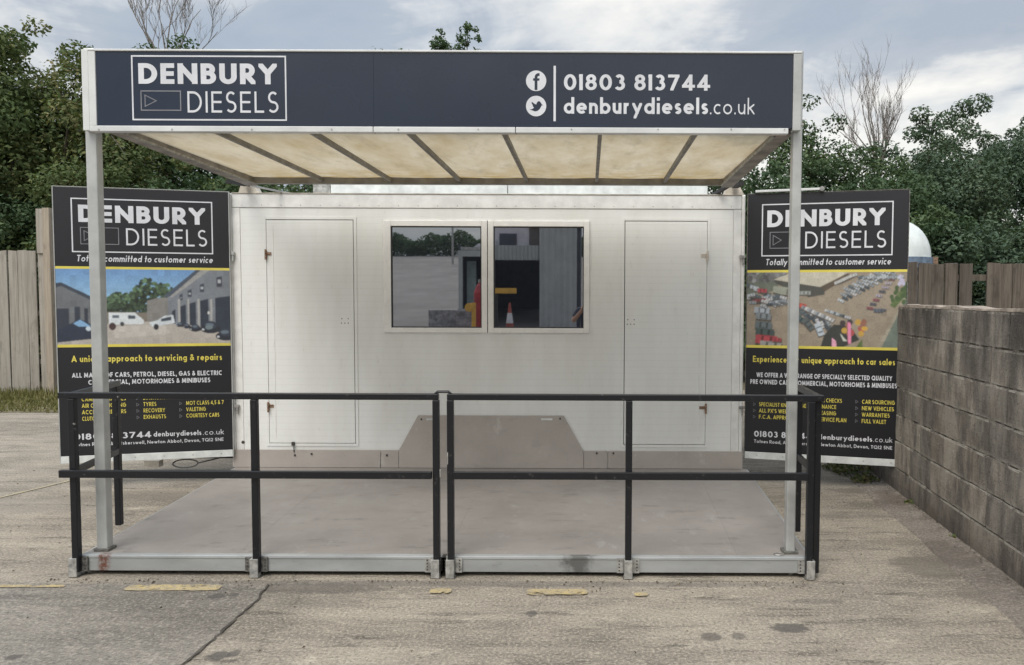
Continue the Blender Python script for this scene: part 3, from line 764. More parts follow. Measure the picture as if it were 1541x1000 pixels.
# verge grass
rng = np.random.default_rng(5)
n = 16000
gx = rng.uniform(-15, -5.2, n); gy = 10.3 + rng.uniform(0, 1, n) ** 0.7 * 2.1
gh = rng.uniform(0.025, 0.10, n) * np.where(gy > 11.9, 1.7, 1.0); ga = rng.uniform(0, 6.28, n); w_ = 0.012
dx, dy = np.cos(ga) * w_, np.sin(ga) * w_
lx, ly = rng.normal(size=n) * 0.03, rng.normal(size=n) * 0.03
V = np.stack([np.stack([gx - dx, gy - dy, np.zeros(n)], 1), np.stack([gx + dx, gy + dy, np.zeros(n)], 1), np.stack([gx + lx, gy + ly, gh], 1)], 1).reshape(-1, 3)
me = bpy.data.meshes.new('grass'); me.from_pydata(V.tolist(), [], np.arange(3 * n).reshape(-1, 3).tolist()); me.update()
at = me.attributes.new('tone', 'FLOAT', 'FACE'); at.data.foreach_set('value', rng.uniform(0, 1, n).astype(np.float32))
tag(mesh_obj('grass', me, M['grass']), 'short dry grass strip in front of the left fence', 'grass', kind='stuff')
# weeds at the wall foot
def weed(px, py, h, seed, label, n=260, spread=0.16):
    p = UG(px, py); root = empty('weed', (p.x, p.y, 0)); tag(root, label, 'weed')
    rng = np.random.default_rng(seed)
    a = rng.uniform(0, 6.28, n); r = rng.uniform(0, 1, n) ** .6 * spread; z = rng.uniform(0, 1, n) * h * (1.1 - r / spread * .7)
    P = np.stack([np.cos(a) * r, np.sin(a) * r * .8, z + .01], 1)
    N = rng.normal(size=(n, 3)) * .7 + np.array([0, -.3, .9]); N /= np.linalg.norm(N, axis=1)[:, None]
    mesh_obj('foliage', leaves_mesh('foliage', P, N, rng.uniform(.010, .026, n), rng.uniform(.3, 1, n), M['leaf_a']), None, root)
    m = MB()
    for k in range(7):
        b = rng.uniform(0, 6.28); m.tube([(0, 0, 0), (math.cos(b) * spread * .4, math.sin(b) * spread * .4, h * .8)], [.004, .002], 4)
    m.build('stems', M['bark'], root).name = 'stem'
weed(1288, 712, 0.14, 1, 'small green weed at the wall foot under the right sign', 420, 0.22)
weed(1302, 726, 0.08, 2, 'smaller weed in front of the green one at the wall foot', 160, 0.13)
weed(1262, 706, 0.07, 3, 'low weed left of the others below the right sign', 160, 0.16)

rng = np.random.default_rng(12); n = 900
k1 = n // 3
gx = np.concatenate([rng.uniform(-3.1, 1.5, k1), rng.uniform(-6, 2.3, k1), np.zeros(n - 2 * k1)])
gy = np.concatenate([4.24 - rng.exponential(.05, k1), rng.uniform(3.2, 7, k1), np.zeros(n - 2 * k1)])
for i in range(2 * k1, n):
    q = wp(rng.uniform(-1.5, 4.0), -rng.exponential(.03) - .01); gx[i], gy[i] = q.x, q.y
m = MB()
for i in range(n):
    if -3.0 < gx[i] < 1.45 and gy[i] > 4.25 and gy[i] < 6.6: continue
    r = rng.uniform(.003, .009); z = .036 if i >= 2 * k1 else .004; a = rng.uniform(0, 6.28)
    m.quad((gx[i] - r * math.cos(a), gy[i] - r * math.sin(a), z), (gx[i] + r * math.sin(a), gy[i] - r * math.cos(a), z), (gx[i], gy[i], z + r), )
    m.quad((gx[i] + r * math.sin(a), gy[i] - r * math.cos(a), z), (gx[i] + r * math.cos(a), gy[i] + r, z), (gx[i], gy[i], z + r))
tag(m.build('grit', plain('loose_grit', (.16, .13, .09), .95, var=.5, scale=30)), 'loose grit and leaf crumbs along the deck and wall foot', 'grit', kind='stuff')
weed(1374, 762, 0.05, 4, 'tiny weed at the wall foot right of the sign board foot', 70, 0.07)
weed(1442, 815, 0.04, 5, 'lowest tiny weed at the wall foot nearest the camera', 50, 0.06)

# ------------------------------------------------------------------ white dome behind the brown fence
dY = 11.5
dc = U(1352, 396, dY); re_ = U(1397, 390, dY).x - dc.x
dome = empty('dome_tank', (dc.x, dY, 0)); tag(dome, 'white domed tank with a blue rim behind the brown fence', 'tank')
m = MB(); k, rows = 28, 10
hz = U(1365, 340, dY).z - dc.z
zb = dc.z + 0.08
for i in range(rows + 1):
    a = i / rows * math.pi / 2
    for j in range(k): m.v.append((math.cos(a) * re_ * math.cos(j / k * 6.2832), math.cos(a) * re_ * math.sin(j / k * 6.2832), zb + math.sin(a) * hz))
for i in range(rows):
    for j in range(k): m.f.append((i * k + j, i * k + (j + 1) % k, (i + 1) * k + (j + 1) % k, (i + 1) * k + j))
m.build('dome', plain('white_dome', (0.62, 0.66, 0.64), 0.45, var=0.08), dome, smooth=True)
MB().tube([(0, 0, zb - .16), (0, 0, zb)], re_ * 1.06, 28).build('rim', plain('blue_rim', (0.16, 0.22, 0.30), 0.5, var=.3), dome)
MB().tube([(0, 0, 0), (0, 0, zb - .17)], re_ * 0.98, 24).build('tank_body', plain('tank_body', (0.12, 0.13, 0.13), 0.6), dome)
MB().box(re_ * 1.06 + .02, re_ * 1.06 + .10, -.05, .05, 0, zb + .02).build('rusty_upright', M['rust'], dome)

# ------------------------------------------------------------------ lettering: a small geometric stroke font
def arc(cx, cy, rx, ry, a0, a1, n=12):
    return [(cx + rx * math.cos(R(a0 + (a1 - a0) * i / n)), cy + ry * math.sin(R(a0 + (a1 - a0) * i / n))) for i in range(n + 1)]
_gc = {}
def glyphs(w, XH=0.66):
    """centre lines, x as fraction of the inner width, y absolute; cap height 1, stroke width w"""
    key = (round(w, 3), XH)
    if key in _gc: return _gc[key]
    h = w / 2; b, t, xh, m, d = h, 1 - h, XH - h, 0.5, -0.27 + h
    xm = (b + xh) / 2; xr = (xh - b) / 2
    g = {}
    g['A'] = (.80, [[(0, b), (.5, t)], [(.5, t), (1, b)], [(.2, .3), (.8, .3)]])
    g['B'] = (.62, [[(0, b), (0, t)], [(0, t), (.5, t)] + arc(.5, (t + m + .03) / 2, .40, (t - m - .03) / 2, 90, -90)[1:] + [(0, m + .03)], [(0, m + .03), (.5, m + .03)] + arc(.5, (b + m + .03) / 2, .5, (m + .03 - b) / 2, 90, -90)[1:] + [(0, b)]])
    g['C'] = (.80, [arc(.62, m, .62, t - m, 55, 305, 18)])
    g['D'] = (.76, [[(0, b), (0, t)], [(0, t), (.35, t)] + arc(.35, m, .65, t - m, 90, -90, 14)[1:] + [(0, b)]])
    g['E'] = (.56, [[(0, b), (0, t)], [(0, t), (1, t)], [(0, m), (.94, m)], [(0, b), (1, b)]])
    g['F'] = (.54, [[(0, b), (0, t)], [(0, t), (1, t)], [(0, m), (.9, m)]])
    g['G'] = (.88, [arc(.52, m, .52, t - m, 50, 360, 20), [(.55, m), (1.04, m)]])
    g['H'] = (.72, [[(0, b), (0, t)], [(1, b), (1, t)], [(0, m), (1, m)]])
    g['I'] = (0, [[(0, b), (0, t)]])
    g['J'] = (.45, [[(1, t), (1, .3)] + arc(.5, .3, .5, .3 - b, 0, -150)[1:]])
    g['K'] = (.66, [[(0, b), (0, t)], [(.1, .45), (1, t)], [(.25, .52), (1, b)]])
    g['L'] = (.50, [[(0, b), (0, t)], [(0, b), (1, b)]])
    g['M'] = (.92, [[(0, b), (.1, t)], [(.1, t), (.5, b + .1)], [(.5, b + .1), (.9, t)], [(.9, t), (1, b)]])
    g['N'] = (.80, [[(0, b), (0, t)], [(0, t), (1, b)], [(1, b), (1, t)]])
    g['O'] = (.98, [arc(.5, m, .5, t - m, 90, 450, 26)])
    g['Q'] = (.98, [arc(.5, m, .5, t - m, 90, 450, 26), [(.6, .25), (1, b)]])
    g['P'] = (.58, [[(0, b), (0, t)], [(0, t), (.5, t)] + arc(.5, (t + .42) / 2, .5, (t - .42) / 2, 90, -90)[1:] + [(0, .42)]])
    g['R'] = (.62, [[(0, b), (0, t)], [(0, t), (.5, t)] + arc(.5, (t + .44) / 2, .45, (t - .44) / 2, 90, -90)[1:] + [(0, .44)], [(.38, .44), (1, b)]])
    g['S'] = (.56, [arc(.5, (t + m) / 2, .46, (t - m) / 2, 40, 270, 14) + arc(.5, (b + m) / 2, .5, (m - b) / 2, 90, -145, 14)[1:]])
    g['T'] = (.60, [[(.5, b), (.5, t)], [(0, t), (1, t)]])
    g['U'] = (.70, [[(0, t), (0, .36)] + arc(.5, .36, .5, .36 - b, 180, 360, 14)[1:] + [(1, t)]])
    g['V'] = (.76, [[(0, t), (.5, b)], [(.5, b), (1, t)]])
    g['W'] = (1.1, [[(0, t), (.27, b)], [(.27, b), (.5, t)], [(.5, t), (.73, b)], [(.73, b), (1, t)]])
    g['X'] = (.72, [[(0, b), (1, t)], [(0, t), (1, b)]])
    g['Y'] = (.74, [[(.5, b), (.5, .44)], [(0, t), (.5, .46 + h * .6)], [(1, t), (.5, .46 + h * .6)]])
    g['Z'] = (.66, [[(0, t), (1, t)], [(1, t), (0, b)], [(0, b), (1, b)]])
    g['0'] = (.66, [arc(.5, m, .5, t - m, 90, 450, 24)])
    g['1'] = (.20, [[(1, b), (1, t)], [(0, t - .02), (1, t - .02)]])
    g['2'] = (.60, [arc(.5, t - .27, .48, .27, 165, -35, 12) + [(0, b)], [(0, b), (1, b)]])
    g['3'] = (.56, [arc(.45, (t + m + .03) / 2, .42, (t - m - .03) / 2, 150, -90, 12), arc(.45, (b + m + .03) / 2, .53, (m + .03 - b) / 2, 90, -150, 12)])
    g['4'] = (.66, [[(.76, b), (.76, t)], [(.76, t), (0, .27)], [(0, .27), (1.05, .27)]])
    g['5'] = (.58, [[(.9, t), (.25, t)], [(.25, t), (.12, .55)] + arc(.45, .31 + h * .3, .53, .31 - h * .7, 110, -140, 14)[1:]])
    g['7'] = (.60, [[(0, t), (1, t)], [(1, t), (.3, b)]])
    g['8'] = (.60, [arc(.5, (t + m + .04) / 2, .42, (t - m - .04) / 2, 90, 450, 18), arc(.5, (b + m + .04) / 2, .5, (m + .04 - b) / 2, 90, 450, 18)])
    g[','] = (0, [[(0, .5 * w), (-.0, -.10)]]); g['.'] = (0, [[(0, h), (0, h + .01)]]); g["'"] = (0, [[(0, t), (0, .75)]])
    g['&'] = (.74, [[(1, b), (.25, .72)] + arc(.42, .78, .22, t - .78, 190, -20, 8)[1:] + [(.12, .4)] + arc(.38, .26, .36, .26 - b, 150, 350, 10)[1:] + [(.95, .5)]])
    ring = lambda: arc(.5, xm, .5, xr, 90, 450, 22)
    g['a'] = (.62, [ring(), [(1, b), (1, xh)]]); g['b'] = (.62, [ring(), [(0, b), (0, t)]])
    g['d'] = (.62, [ring(), [(1, b), (1, t)]]); g['p'] = (.62, [ring(), [(0, d), (0, xh)]]); g['q'] = (.62, [ring(), [(1, d), (1, xh)]])
    g['g'] = (.62, [ring(), [(1, xh), (1, -.08)] + arc(.5, -.08, .5, -.08 - d, 0, -150)[1:]])
    g['o'] = (.64, [ring()]); g['c'] = (.52, [arc(.6, xm, .6, xr, 50, 310, 16)])
    g['e'] = (.62, [[(.05, xm), (.95, xm)], arc(.5, xm, .5, xr, 0, 315, 20)])
    g['h'] = (.52, [[(0, b), (0, t)], [(0, .38)] + arc(.5, .38, .5, xh - .38, 180, 0, 10)[1:] + [(1, b)]])
    g['n'] = (.52, [[(0, b), (0, xh)], [(0, .38)] + arc(.5, .38, .5, xh - .38, 180, 0, 10)[1:] + [(1, b)]])
    g['m'] = (.86, [[(0, b), (0, xh)], [(0, .40)] + arc(.25, .40, .25, xh - .40, 180, 0, 8)[1:] + [(.5, b)], [(.5, .40)] + arc(.75, .40, .25, xh - .40, 180, 0, 8)[1:] + [(1, b)]])
    g['i'] = (0, [[(0, b), (0, xh)], [(0, t - .02), (0, t)]]); g['l'] = (0, [[(0, b), (0, t)]])
    g['k'] = (.50, [[(0, b), (0, t)], [(0, .30), (.95, xh)], [(.25, .40), (1, b)]])
    g['r'] = (.38, [[(0, b), (0, xh)], [(0, .36)] + arc(.85, .36, .85, xh - .36, 180, 78, 8)[1:]])
    g['s'] = (.40, [arc(.5, (xh + xm) / 2, .45, (xh - xm) / 2, 30, 270, 12) + arc(.5, (b + xm) / 2, .5, (xm - b) / 2, 90, -150, 12)[1:]])
    g['t'] = (.34, [[(.5, b), (.5, .9)], [(0, xh), (1, xh)]]); g['u'] = (.52, [[(0, xh), (0, .3)] + arc(.5, .3, .5, .3 - b, 180, 360, 10)[1:] + [(1, xh)], [(1, b), (1, xh)]])
    g['v'] = (.54, [[(0, xh), (.5, b)], [(.5, b), (1, xh)]]); g['y'] = (.58, [[(0, xh), (.52, b + .02)], [(1, xh), (.22, d)]])
    g['w'] = (.82, [[(0, xh), (.25, b)], [(.25, b), (.5, xh)], [(.5, xh), (.75, b)], [(.75, b), (1, xh)]])
    g['x'] = (.5, [[(0, xh), (1, b)], [(0, b), (1, xh)]])
    _gc[key] = g
    return g
def clip(poly, y0, y1):
    for lim, sgn in ((y0, 1), (y1, -1)):
        out = []
        for i in range(len(poly)):
            p, q = poly[i], poly[(i + 1) % len(poly)]
            ip, iq = (p[1] - lim) * sgn >= -1e-9, (q[1] - lim) * sgn >= -1e-9
            if ip: out.append(p)
            if ip != iq:
                s = (lim - p[1]) / (q[1] - p[1]); out.append((p[0] + (q[0] - p[0]) * s, lim))
        poly = out
        if not poly: return []
    return poly
def stroke(pts, w):
    """polygons (2d) of one stroke"""
    h = w / 2
    if len(pts) == 2:
        (x0, y0), (x1, y1) = pts; L = math.hypot(x1 - x0, y1 - y0) or 1e-6
        ux, uy = (x1 - x0) / L, (y1 - y0) / L
        diag = abs(ux) > .02 and abs(uy) > .02
        e = w * 0.9 if diag else h
        x0 -= ux * e; y0 -= uy * e; x1 += ux * e; y1 += uy * e
        q = [(x0 - uy * h, y0 + ux * h), (x1 - uy * h, y1 + ux * h), (x1 + uy * h, y1 - ux * h), (x0 + uy * h, y0 - ux * h)]
        if diag:
            lo, hi = min(pts[0][1], pts[1][1]) - h, max(pts[0][1], pts[1][1]) + h
            q = clip(q, lo, hi)
            q = [(b_, a_) for a_, b_ in clip([(b_, a_) for a_, b_ in q], min(pts[0][0], pts[1][0]) - h, max(pts[0][0], pts[1][0]) + h)]
        return [q]
    pts = [p for i, p in enumerate(pts) if i == 0 or math.hypot(p[0] - pts[i - 1][0], p[1] - pts[i - 1][1]) > 1e-5]
    closed = math.hypot(pts[0][0] - pts[-1][0], pts[0][1] - pts[-1][1]) < 1e-4
    n = len(pts); L_, R_ = [], []
    for i in range(n):
        def dr(a, b):
            l = math.hypot(b[0] - a[0], b[1] - a[1]) or 1e-6; return ((b[0] - a[0]) / l, (b[1] - a[1]) / l)
        if i > 0: d0 = dr(pts[i - 1], pts[i])
        elif closed: d0 = dr(pts[-2], pts[0])
        else: d0 = dr(pts[0], pts[1])
        if i < n - 1: d1 = dr(pts[i], pts[i + 1])
        elif closed: d1 = dr(pts[0], pts[1])
        else: d1 = dr(pts[-2], pts[-1])
        nx, ny = -(d0[1] + d1[1]), d0[0] + d1[0]; l = math.hypot(nx, ny) or 1e-6; nx, ny = nx / l, ny / l
        k = h / max(0.5, nx * -d0[1] + ny * d0[0])
        if not closed and i in (0, n - 1) and min(abs(d1[0]), abs(d1[1])) < 1e-5:
            sg = -1 if i == 0 else 1; pts[i] = (pts[i][0] + sg * d1[0] * h, pts[i][1] + sg * d1[1] * h)
        L_.append((pts[i][0] + nx * k, pts[i][1] + ny * k)); R_.append((pts[i][0] - nx * k, pts[i][1] - ny * k))
    return [[L_[i], L_[i + 1], R_[i + 1], R_[i]] for i in range(n - 1)]
def add_text(m, s, x0, x1, zb, H, w=0.12, track=0.16, y=-0.001, shear=0.0, fit=True, xsc=None, XH=0.66):
    """lettering on the plane y, facing -y, fitted between x0 and x1; H cap height"""
    g = glyphs(w, XH); cur = 0.0; items = []
    for ch in s:
        if ch == ' ': cur += 0.34; continue
        gw, st = g[ch]; inner = max(0.0, gw - w) if gw else 0.0
        items.append((cur, inner, st)); cur += inner + w + track
    tot = cur - track
    sx = (x1 - x0) / tot if fit else (xsc or H)
    for ox, inner, st in items:
        for k, pts in enumerate(st):
            P = [(ox + w / 2 + px * inner, py) for px, py in pts]
            for qi, q in enumerate(stroke(P, w)):
                if len(q) < 3: continue
                m.quad(*[(x0 + (a + b * shear) * sx, y - 0.00015 * k - 0.000012 * (qi % 9), zb + b * H) for a, b in q])
                a_ = m.v[-len(q):]; ar = sum(a_[i][0] * a_[(i + 1) % len(q)][2] - a_[(i + 1) % len(q)][0] * a_[i][2] for i in range(len(q)))
                if ar < 0: m.f[-1] = tuple(reversed(m.f[-1]))
    return x0 + tot * sx
def add_outline(m, x0, x1, z0, z1, w, y):
    m.quad((x0, y, z0), (x1, y, z0), (x1 - w, y, z0 + w), (x0 + w, y, z0 + w))
    m.quad((x1, y, z0), (x1, y, z1), (x1 - w, y, z1 - w), (x1 - w, y, z0 + w))
    m.quad((x1, y, z1), (x0, y, z1), (x0 + w, y, z1 - w), (x1 - w, y, z1 - w))
    m.quad((x0, y, z1), (x0, y, z0), (x0 + w, y, z0 + w), (x0 + w, y, z1 - w))
def add_tri(m, x0, x1, z0, z1, w, y):
    P = [(x0, z0), (x1, (z0 + z1) / 2), (x0, z1)]
    c = ((x0 * 2 + x1) / 3, (z0 + z1) / 2); s = 1 - w / (min(z1 - z0, x1 - x0) * .32)
    I = [(c[0] + (p[0] - c[0]) * s, c[1] + (p[1] - c[1]) * s) for p in P]
    for i in range(3):
        j = (i + 1) % 3; m.quad((P[i][0], y, P[i][1]), (P[j][0], y, P[j][1]), (I[j][0], y, I[j][1]), (I[i][0], y, I[i][1]))

# ------------------------------------------------------------------ deck
DZ = 0.118
FY = 4.32                      # front edge of the deck
KY = 6.60                      # cabin front
xl, xr_ = U(122, 840, FY).x, U(1219, 840, FY).x
xbl, xbr = U(357, 706, KY).x, U(1122, 706, KY).x
deck = empty('deck', ((xl + xr_) / 2, (FY + KY) / 2, 0)); DC = Vector(deck.location)
tag(deck, 'low grey vinyl deck with aluminium edge in front of the white cabin', 'deck')
def D(m):
    m.v = [tuple(Vector(v) - DC) for v in m.v]; return m
seams = [0.0, (-2.07 - xl) / (xr_ - xl), (-0.835 - xl) / (xr_ - xl), (0.9 - xl) / (xr_ - xl), 1.0]
for i in range(4):
    a, b = seams[i], seams[i + 1]
    fx = lambda s: xl + (xr_ - xl) * s
    bx = lambda s: xbl + (xbr - xbl) * s
    g = 0.0004
    m = MB().slab([(fx(a) + g, FY + .045), (fx(b) - g, FY + .045), (bx(b) - g, KY - .004), (bx(a) + g, KY - .004)], DZ - .03, DZ)
    D(m).build('deck_panel', M['deck'], deck)
mid = -0.835
for a, b in ((xl - .01, mid - .012), (mid + .012, xr_ + .01)):
    D(MB().box(a, b, FY, FY + .042, 0.026, DZ + .002)).build('edge_beam', M['alu'], deck, bevel=0.004)
    D(MB().box(a, b, FY - .004, FY, DZ - .012, DZ - .008)).build('edge_lip', M['alu'], deck)
for xa, xb in ((xl, xbl), (xr_, xbr)):
    D(MB().bar((xa, FY + .05, .07), (xb, KY - .01, .07), .03, .088)).build('side_beam', M['alu'], deck)
D(MB().slab([(xl + .05, FY + .06), (xr_ - .05, FY + .06), (xbr - .05, KY), (xbl + .05, KY)], 0.012, DZ - .034)).build('underframe', M['dark_under'], deck)
for px in (117, 387, 657, 679, 945, 1217):
    x = U(px, 850, FY).x
    sk = D(MB().box(x - .024, x + .024, FY - .048, FY - .003, 0.004, DZ - .004)).build('post_socket', M['galv'], deck, bevel=0.002)
    for s in ((-1, 1) if px not in (117, 1217) else ((1,) if px == 117 else (-1,))):
        o = D(MB().box(min(x + s * .027, x + s * .066), max(x + s * .027, x + s * .066), FY - .012, FY - .001, 0.028, DZ - .006)).build('socket_plate', M['galv_dark'] if px in (117, 387) else M['galv'], deck)
        hm = MB()
        for k in range(4): hm.box(x + s * .052 - .004, x + s * .052 + .004, FY - .014, FY - .0122, .04 + k * .019, .047 + k * .019)
        D(hm).build('socket_hole', M['screw'], deck)['kind'] = 'stuff'
    D(MB().box(x - .03, x + .03, FY - .04, FY + .04, 0.0, 0.010)).build('foot_plate', M['galv_dark'], deck)

# ------------------------------------------------------------------ railings
RT, RM = U(400, 595.5, FY - .02).z, U(400, 711.5, FY - .02).z
def railing(xs_, x0, x1, side, label):
    root = empty('guard_rail', ((x0 + x1) / 2, FY - .022, 0)); O = Vector(root.location)
    tag(root, label, 'railing', 'black guard rails on the deck edge')
    def B(m, n, mat_=M['black_rail'], bev=0.004):
        m.v = [tuple(Vector(v) - O) for v in m.v]; return m.build(n, mat_, root, bevel=bev)
    y = FY - .022
    for x in xs_:
        B(MB().box(x - .019, x + .019, y - .019, y + .019, 0.03, RT - .019), 'post')
    B(MB().box(x0, x1, y - .02, y + .02, RT - .018, RT + .018), 'top_rail')
    B(MB().box(xs_[0] + .02 if side > 0 else x0 + .01, xs_[-1] - .02, y - .046, y - .0195, RM - .022, RM + .022), 'mid_rail')
    # return along the side of the deck
    if side < 0: c0, c1, xe = xs_[0], U(180, 797, 4.90).x, x0
    else: c0, c1, xe = xs_[-1] + .047, U(1197, 803, 4.82).x + .01, x1
    yb = 4.90 if side < 0 else 4.82
    B(MB().box(c1 - .019, c1 + .019, yb - .019, yb + .019, DZ + .002, RT - .02), 'post')
    if side > 0: B(MB().box(c0 - .019, c0 + .019, y + .012, y + .05, 0.03, RT - .019), 'post')
    a = Vector((c0 + (-.02 if side < 0 else 0.0), y + .022, RT - .002)); b = Vector((c1, yb + .02, RT - .002))
    B(MB().bar(a, b, .038, .034), 'side_top_rail')
    a.z = b.z = RM
    B(MB().bar(a + Vector((0, 0, 0)), b, .024, .042), 'side_mid_rail')
    return root, B
px2x = lambda px: U(px, 720, FY - .02).x
r1, B1 = railing([px2x(113), px2x(385), px2x(657)], px2x(94), px2x(661), -1, 'left section of black metal guard rail with a return along the deck side')
r2, B2 = railing([px2x(678.5), px2x(946), px2x(1219)], px2x(674), px2x(1237), 1, 'right section of black metal guard rail with a return beside the grey post')
xm_ = px2x(667)
B1(MB().tube([(px2x(656), FY - .03, RT + .016), (px2x(660), FY - .03, RT + .030), (px2x(676), FY - .03, RT + .030), (px2x(681), FY - .03, RT + .012)], .008, 8), 'joining_hook', bev=0)
B1(MB().box(px2x(662.5), px2x(664.5), FY - .04, FY - .028, RM - .02, RM + .03), 'chipped_latch', M['galv'])
B2(MB().box(px2x(674.2), px2x(675.4), FY - .043, FY - .0415, RM + .06, RM + .13), 'paint_chip', M['galv'], 0)

# ------------------------------------------------------------------ canopy
CYF, CYB = 4.42, 6.16
can = empty('canopy', (U(670, 838, CYF).x, CYF, DZ)); CO = Vector(can.location)
tag(can, 'translucent yellowed lean-to canopy on two square aluminium posts', 'canopy')
def CB(m, n, mat_, bev=0.0, parent=None):
    m.v = [tuple(Vector(v) - CO) for v in m.v]
    o = m.build(n, mat_, can, bevel=bev); return o
xpl, xpr = U(155, 700, CYF).x, U(1190, 700, CYF).x
ztop_c = U(670, 76, CYF).z
for x in (xpl, xpr):
    hw = .032 if x < 0 else .027
    CB(MB().box(x - hw, x + hw, CYF - .03, CYF + .03, DZ + .002, ztop_c), 'post', M['post'], 0.006)
    CB(MB().box(x - .045, x + .045, CYF - .04, CYF + .04, DZ + .0005, DZ + .018), 'post_foot', M['galv_dark'], 0.003)
CB(MB().box(xpr - .012, xpr + .012, FY + .05, FY + .09, 0.0, .03), 'jack_foot', M['galv'])
CB(MB().box(xpr - .034, xpr + .034, CYF - .034, CYF + .034, U(1200, 190, CYF).z, U(1200, 187, CYF).z), 'post_collar', M['galv'])
# small wire ring at the foot of the right post
rp = [(xpr - .075 + .03 * math.cos(a), CYF - .05 + .02 * math.sin(a), DZ + .006) for a in np.linspace(0, 6.28, 13)]
CB(MB().tube(rp, .003, 5), 'wire_loop', M['steel'])
zf = U(670, 199, 4.44).z        # underside of the roof at the front
zbk = U(670, 277, CYB).z        # underside of back beam
xbl_, xbr_ = U(372, 275, CYB).x, U(1098, 275, CYB).x
x0c, x1c = U(160, 199, 4.45).x, U(1190, 201, 4.45).x
CB(MB().box(x0c - .02, x1c + .02, CYF + .034, CYF + .074, zf, zf + .09), 'front_beam', M['side_beam'], .003)
CB(MB().box(xbl_ - .02, xbr_ + .02, CYB - .02, CYB + .04, zbk, zbk + .055), 'back_beam', M['rafter'], .003)
for a, b in ((x0c, xbl_), (x1c, xbr_)):
    k_ = .03 if a < 0 else -.03
    CB(MB().bar((a + k_, CYF + .08, zf + .045), (b + k_ * .5, CYB + .06, zbk + .035), .09, .09), 'side_beam', M['side_beam'], .003)
    CB(MB().bar((a + (.083 if a < 0 else -.083), CYF + .08, zf + .0), (b + (.069 if a < 0 else -.069), CYB + .0, zbk + .0), .012, .012), 'edge_flashing', M['galv'])
rx_f = [325, 468, 614, 758, 903, 1047]; rx_b = [485, 588, 692, 793, 898, 1000]
fr_pts, bk_pts = [x0c], [xbl_]
for a, b in zip(rx_f, rx_b):
    p, q = U(a, 199, CYF + .07), U(b, 272.5, CYB - .02)
    CB(MB().bar((p.x, p.y + .01, zf + .015), (q.x, q.y, zbk + .030), .024, .03), 'rafter', M['rafter'])
    fr_pts.append(p.x); bk_pts.append(q.x)
fr_pts.append(x1c); bk_pts.append(xbr_)
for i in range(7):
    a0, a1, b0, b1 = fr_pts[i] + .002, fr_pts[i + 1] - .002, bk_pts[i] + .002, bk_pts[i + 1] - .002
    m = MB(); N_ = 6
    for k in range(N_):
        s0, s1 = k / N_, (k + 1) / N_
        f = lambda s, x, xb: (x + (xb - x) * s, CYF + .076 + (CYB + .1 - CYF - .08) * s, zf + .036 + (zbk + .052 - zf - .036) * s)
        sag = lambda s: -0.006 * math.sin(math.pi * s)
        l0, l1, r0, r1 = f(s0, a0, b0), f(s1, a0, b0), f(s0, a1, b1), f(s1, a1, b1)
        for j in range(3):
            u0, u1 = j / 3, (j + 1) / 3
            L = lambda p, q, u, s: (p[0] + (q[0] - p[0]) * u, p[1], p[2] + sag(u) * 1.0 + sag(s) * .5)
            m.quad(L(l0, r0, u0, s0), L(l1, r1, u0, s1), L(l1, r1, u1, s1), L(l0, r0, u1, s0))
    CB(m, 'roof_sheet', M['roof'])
# feet of the canopy on the cabin roof, and stays
cab_top = U(735, 292.5, KY).z
for px, s in ((372, 1), (1106, -1)):
    x = U(px, 284, KY - .02).x
    CB(MB().prism([(x - .09, cab_top + .002), (x + .09, cab_top + .002), (x + .045, cab_top + .085), (x - .06, cab_top + .10)] , KY - .0, KY + .10), 'roof_foot', M['cream'], .003)
    CB(MB().bar((x, KY - .02, cab_top + .075), (x + .03 * s, CYB + .02, zbk + .02), .05, .03), 'foot_arm', M['dark_under'])
p, q = U(378, 279, 6.3), U(446, 292, 6.75)
CB(MB().bar(p, (q.x, 6.75, cab_top + .012), .018, .014), 'stay', M['post'])
p, q = U(1110, 270, 6.3), U(1072, 291, 6.7)
CB(MB().bar(p, (q.x, 6.7, cab_top + .012), .03, .03), 'stay', M['dark_under'])
# thin loose wire under the left side beam, and small clips
p, q = U(168, 204, 4.6), U(188, 232, 5.0)
CB(MB().tube([p, p.lerp(q, .5) + Vector((.01, 0, -.01)), q], .0022, 4), 'loose_wire', M['steel'])
for px, py, y in ((273, 236, 5.3), (1136, 240, 5.5), (1148, 241, 5.5)):
    p = U(px, py, y); CB(MB().box(p.x - .008, p.x + .008, y - .01, y + .01, p.z - .02, p.z + .02), 'clip', M['dark_under'] if px != 1148 else M['fascia_white'])

# ------------------------------------------------------------------ long sign on the canopy front
SY = CYF - .075
sl = U(134, 130, SY).x; sr = U(1206, 130, SY).x
st_, sb_ = U(670, 75.2, SY).z, U(670, 199.5, SY).z
fas = empty('long_sign', ((sl + sr) / 2, SY, sb_)); FO = Vector(fas.location)
tag(fas, 'long navy sign with white lettering across the canopy front', 'sign')
def FB(m, n, mat_, bev=0.0):
    m.v = [tuple(Vector(v) - FO) for v in m.v]; return m.build(n, mat_, fas, bevel=bev)
zp0, zp1 = U(670, 190.5, SY).z, U(670, 78.8, SY).z
xp0, xp1 = U(145, 130, SY).x, U(1193, 130, SY).x
xseam = U(562, 130, SY).x
for a, b in ((xp0, xseam - .0003), (xseam + .0003, xp1)):
    FB(MB().box(a, b, SY + .002, SY + .03, zp0, zp1), 'sign_panel', M['navy'], .0006)
FB(MB().box(xp0 - .001, xp1 + .001, SY + .0305, SY + .044, zp0 - .001, zp1 + .001), 'backing', M['dark_under'])
FB(MB().box(sl, sr, SY - .006, SY + .044, zp1 + .0015, st_), 'top_trim', M['fascia_white'], .003)
x1_, x2_, x3_ = U(562, 195, SY).x, U(776, 195, SY).x, U(1186, 195, SY).x
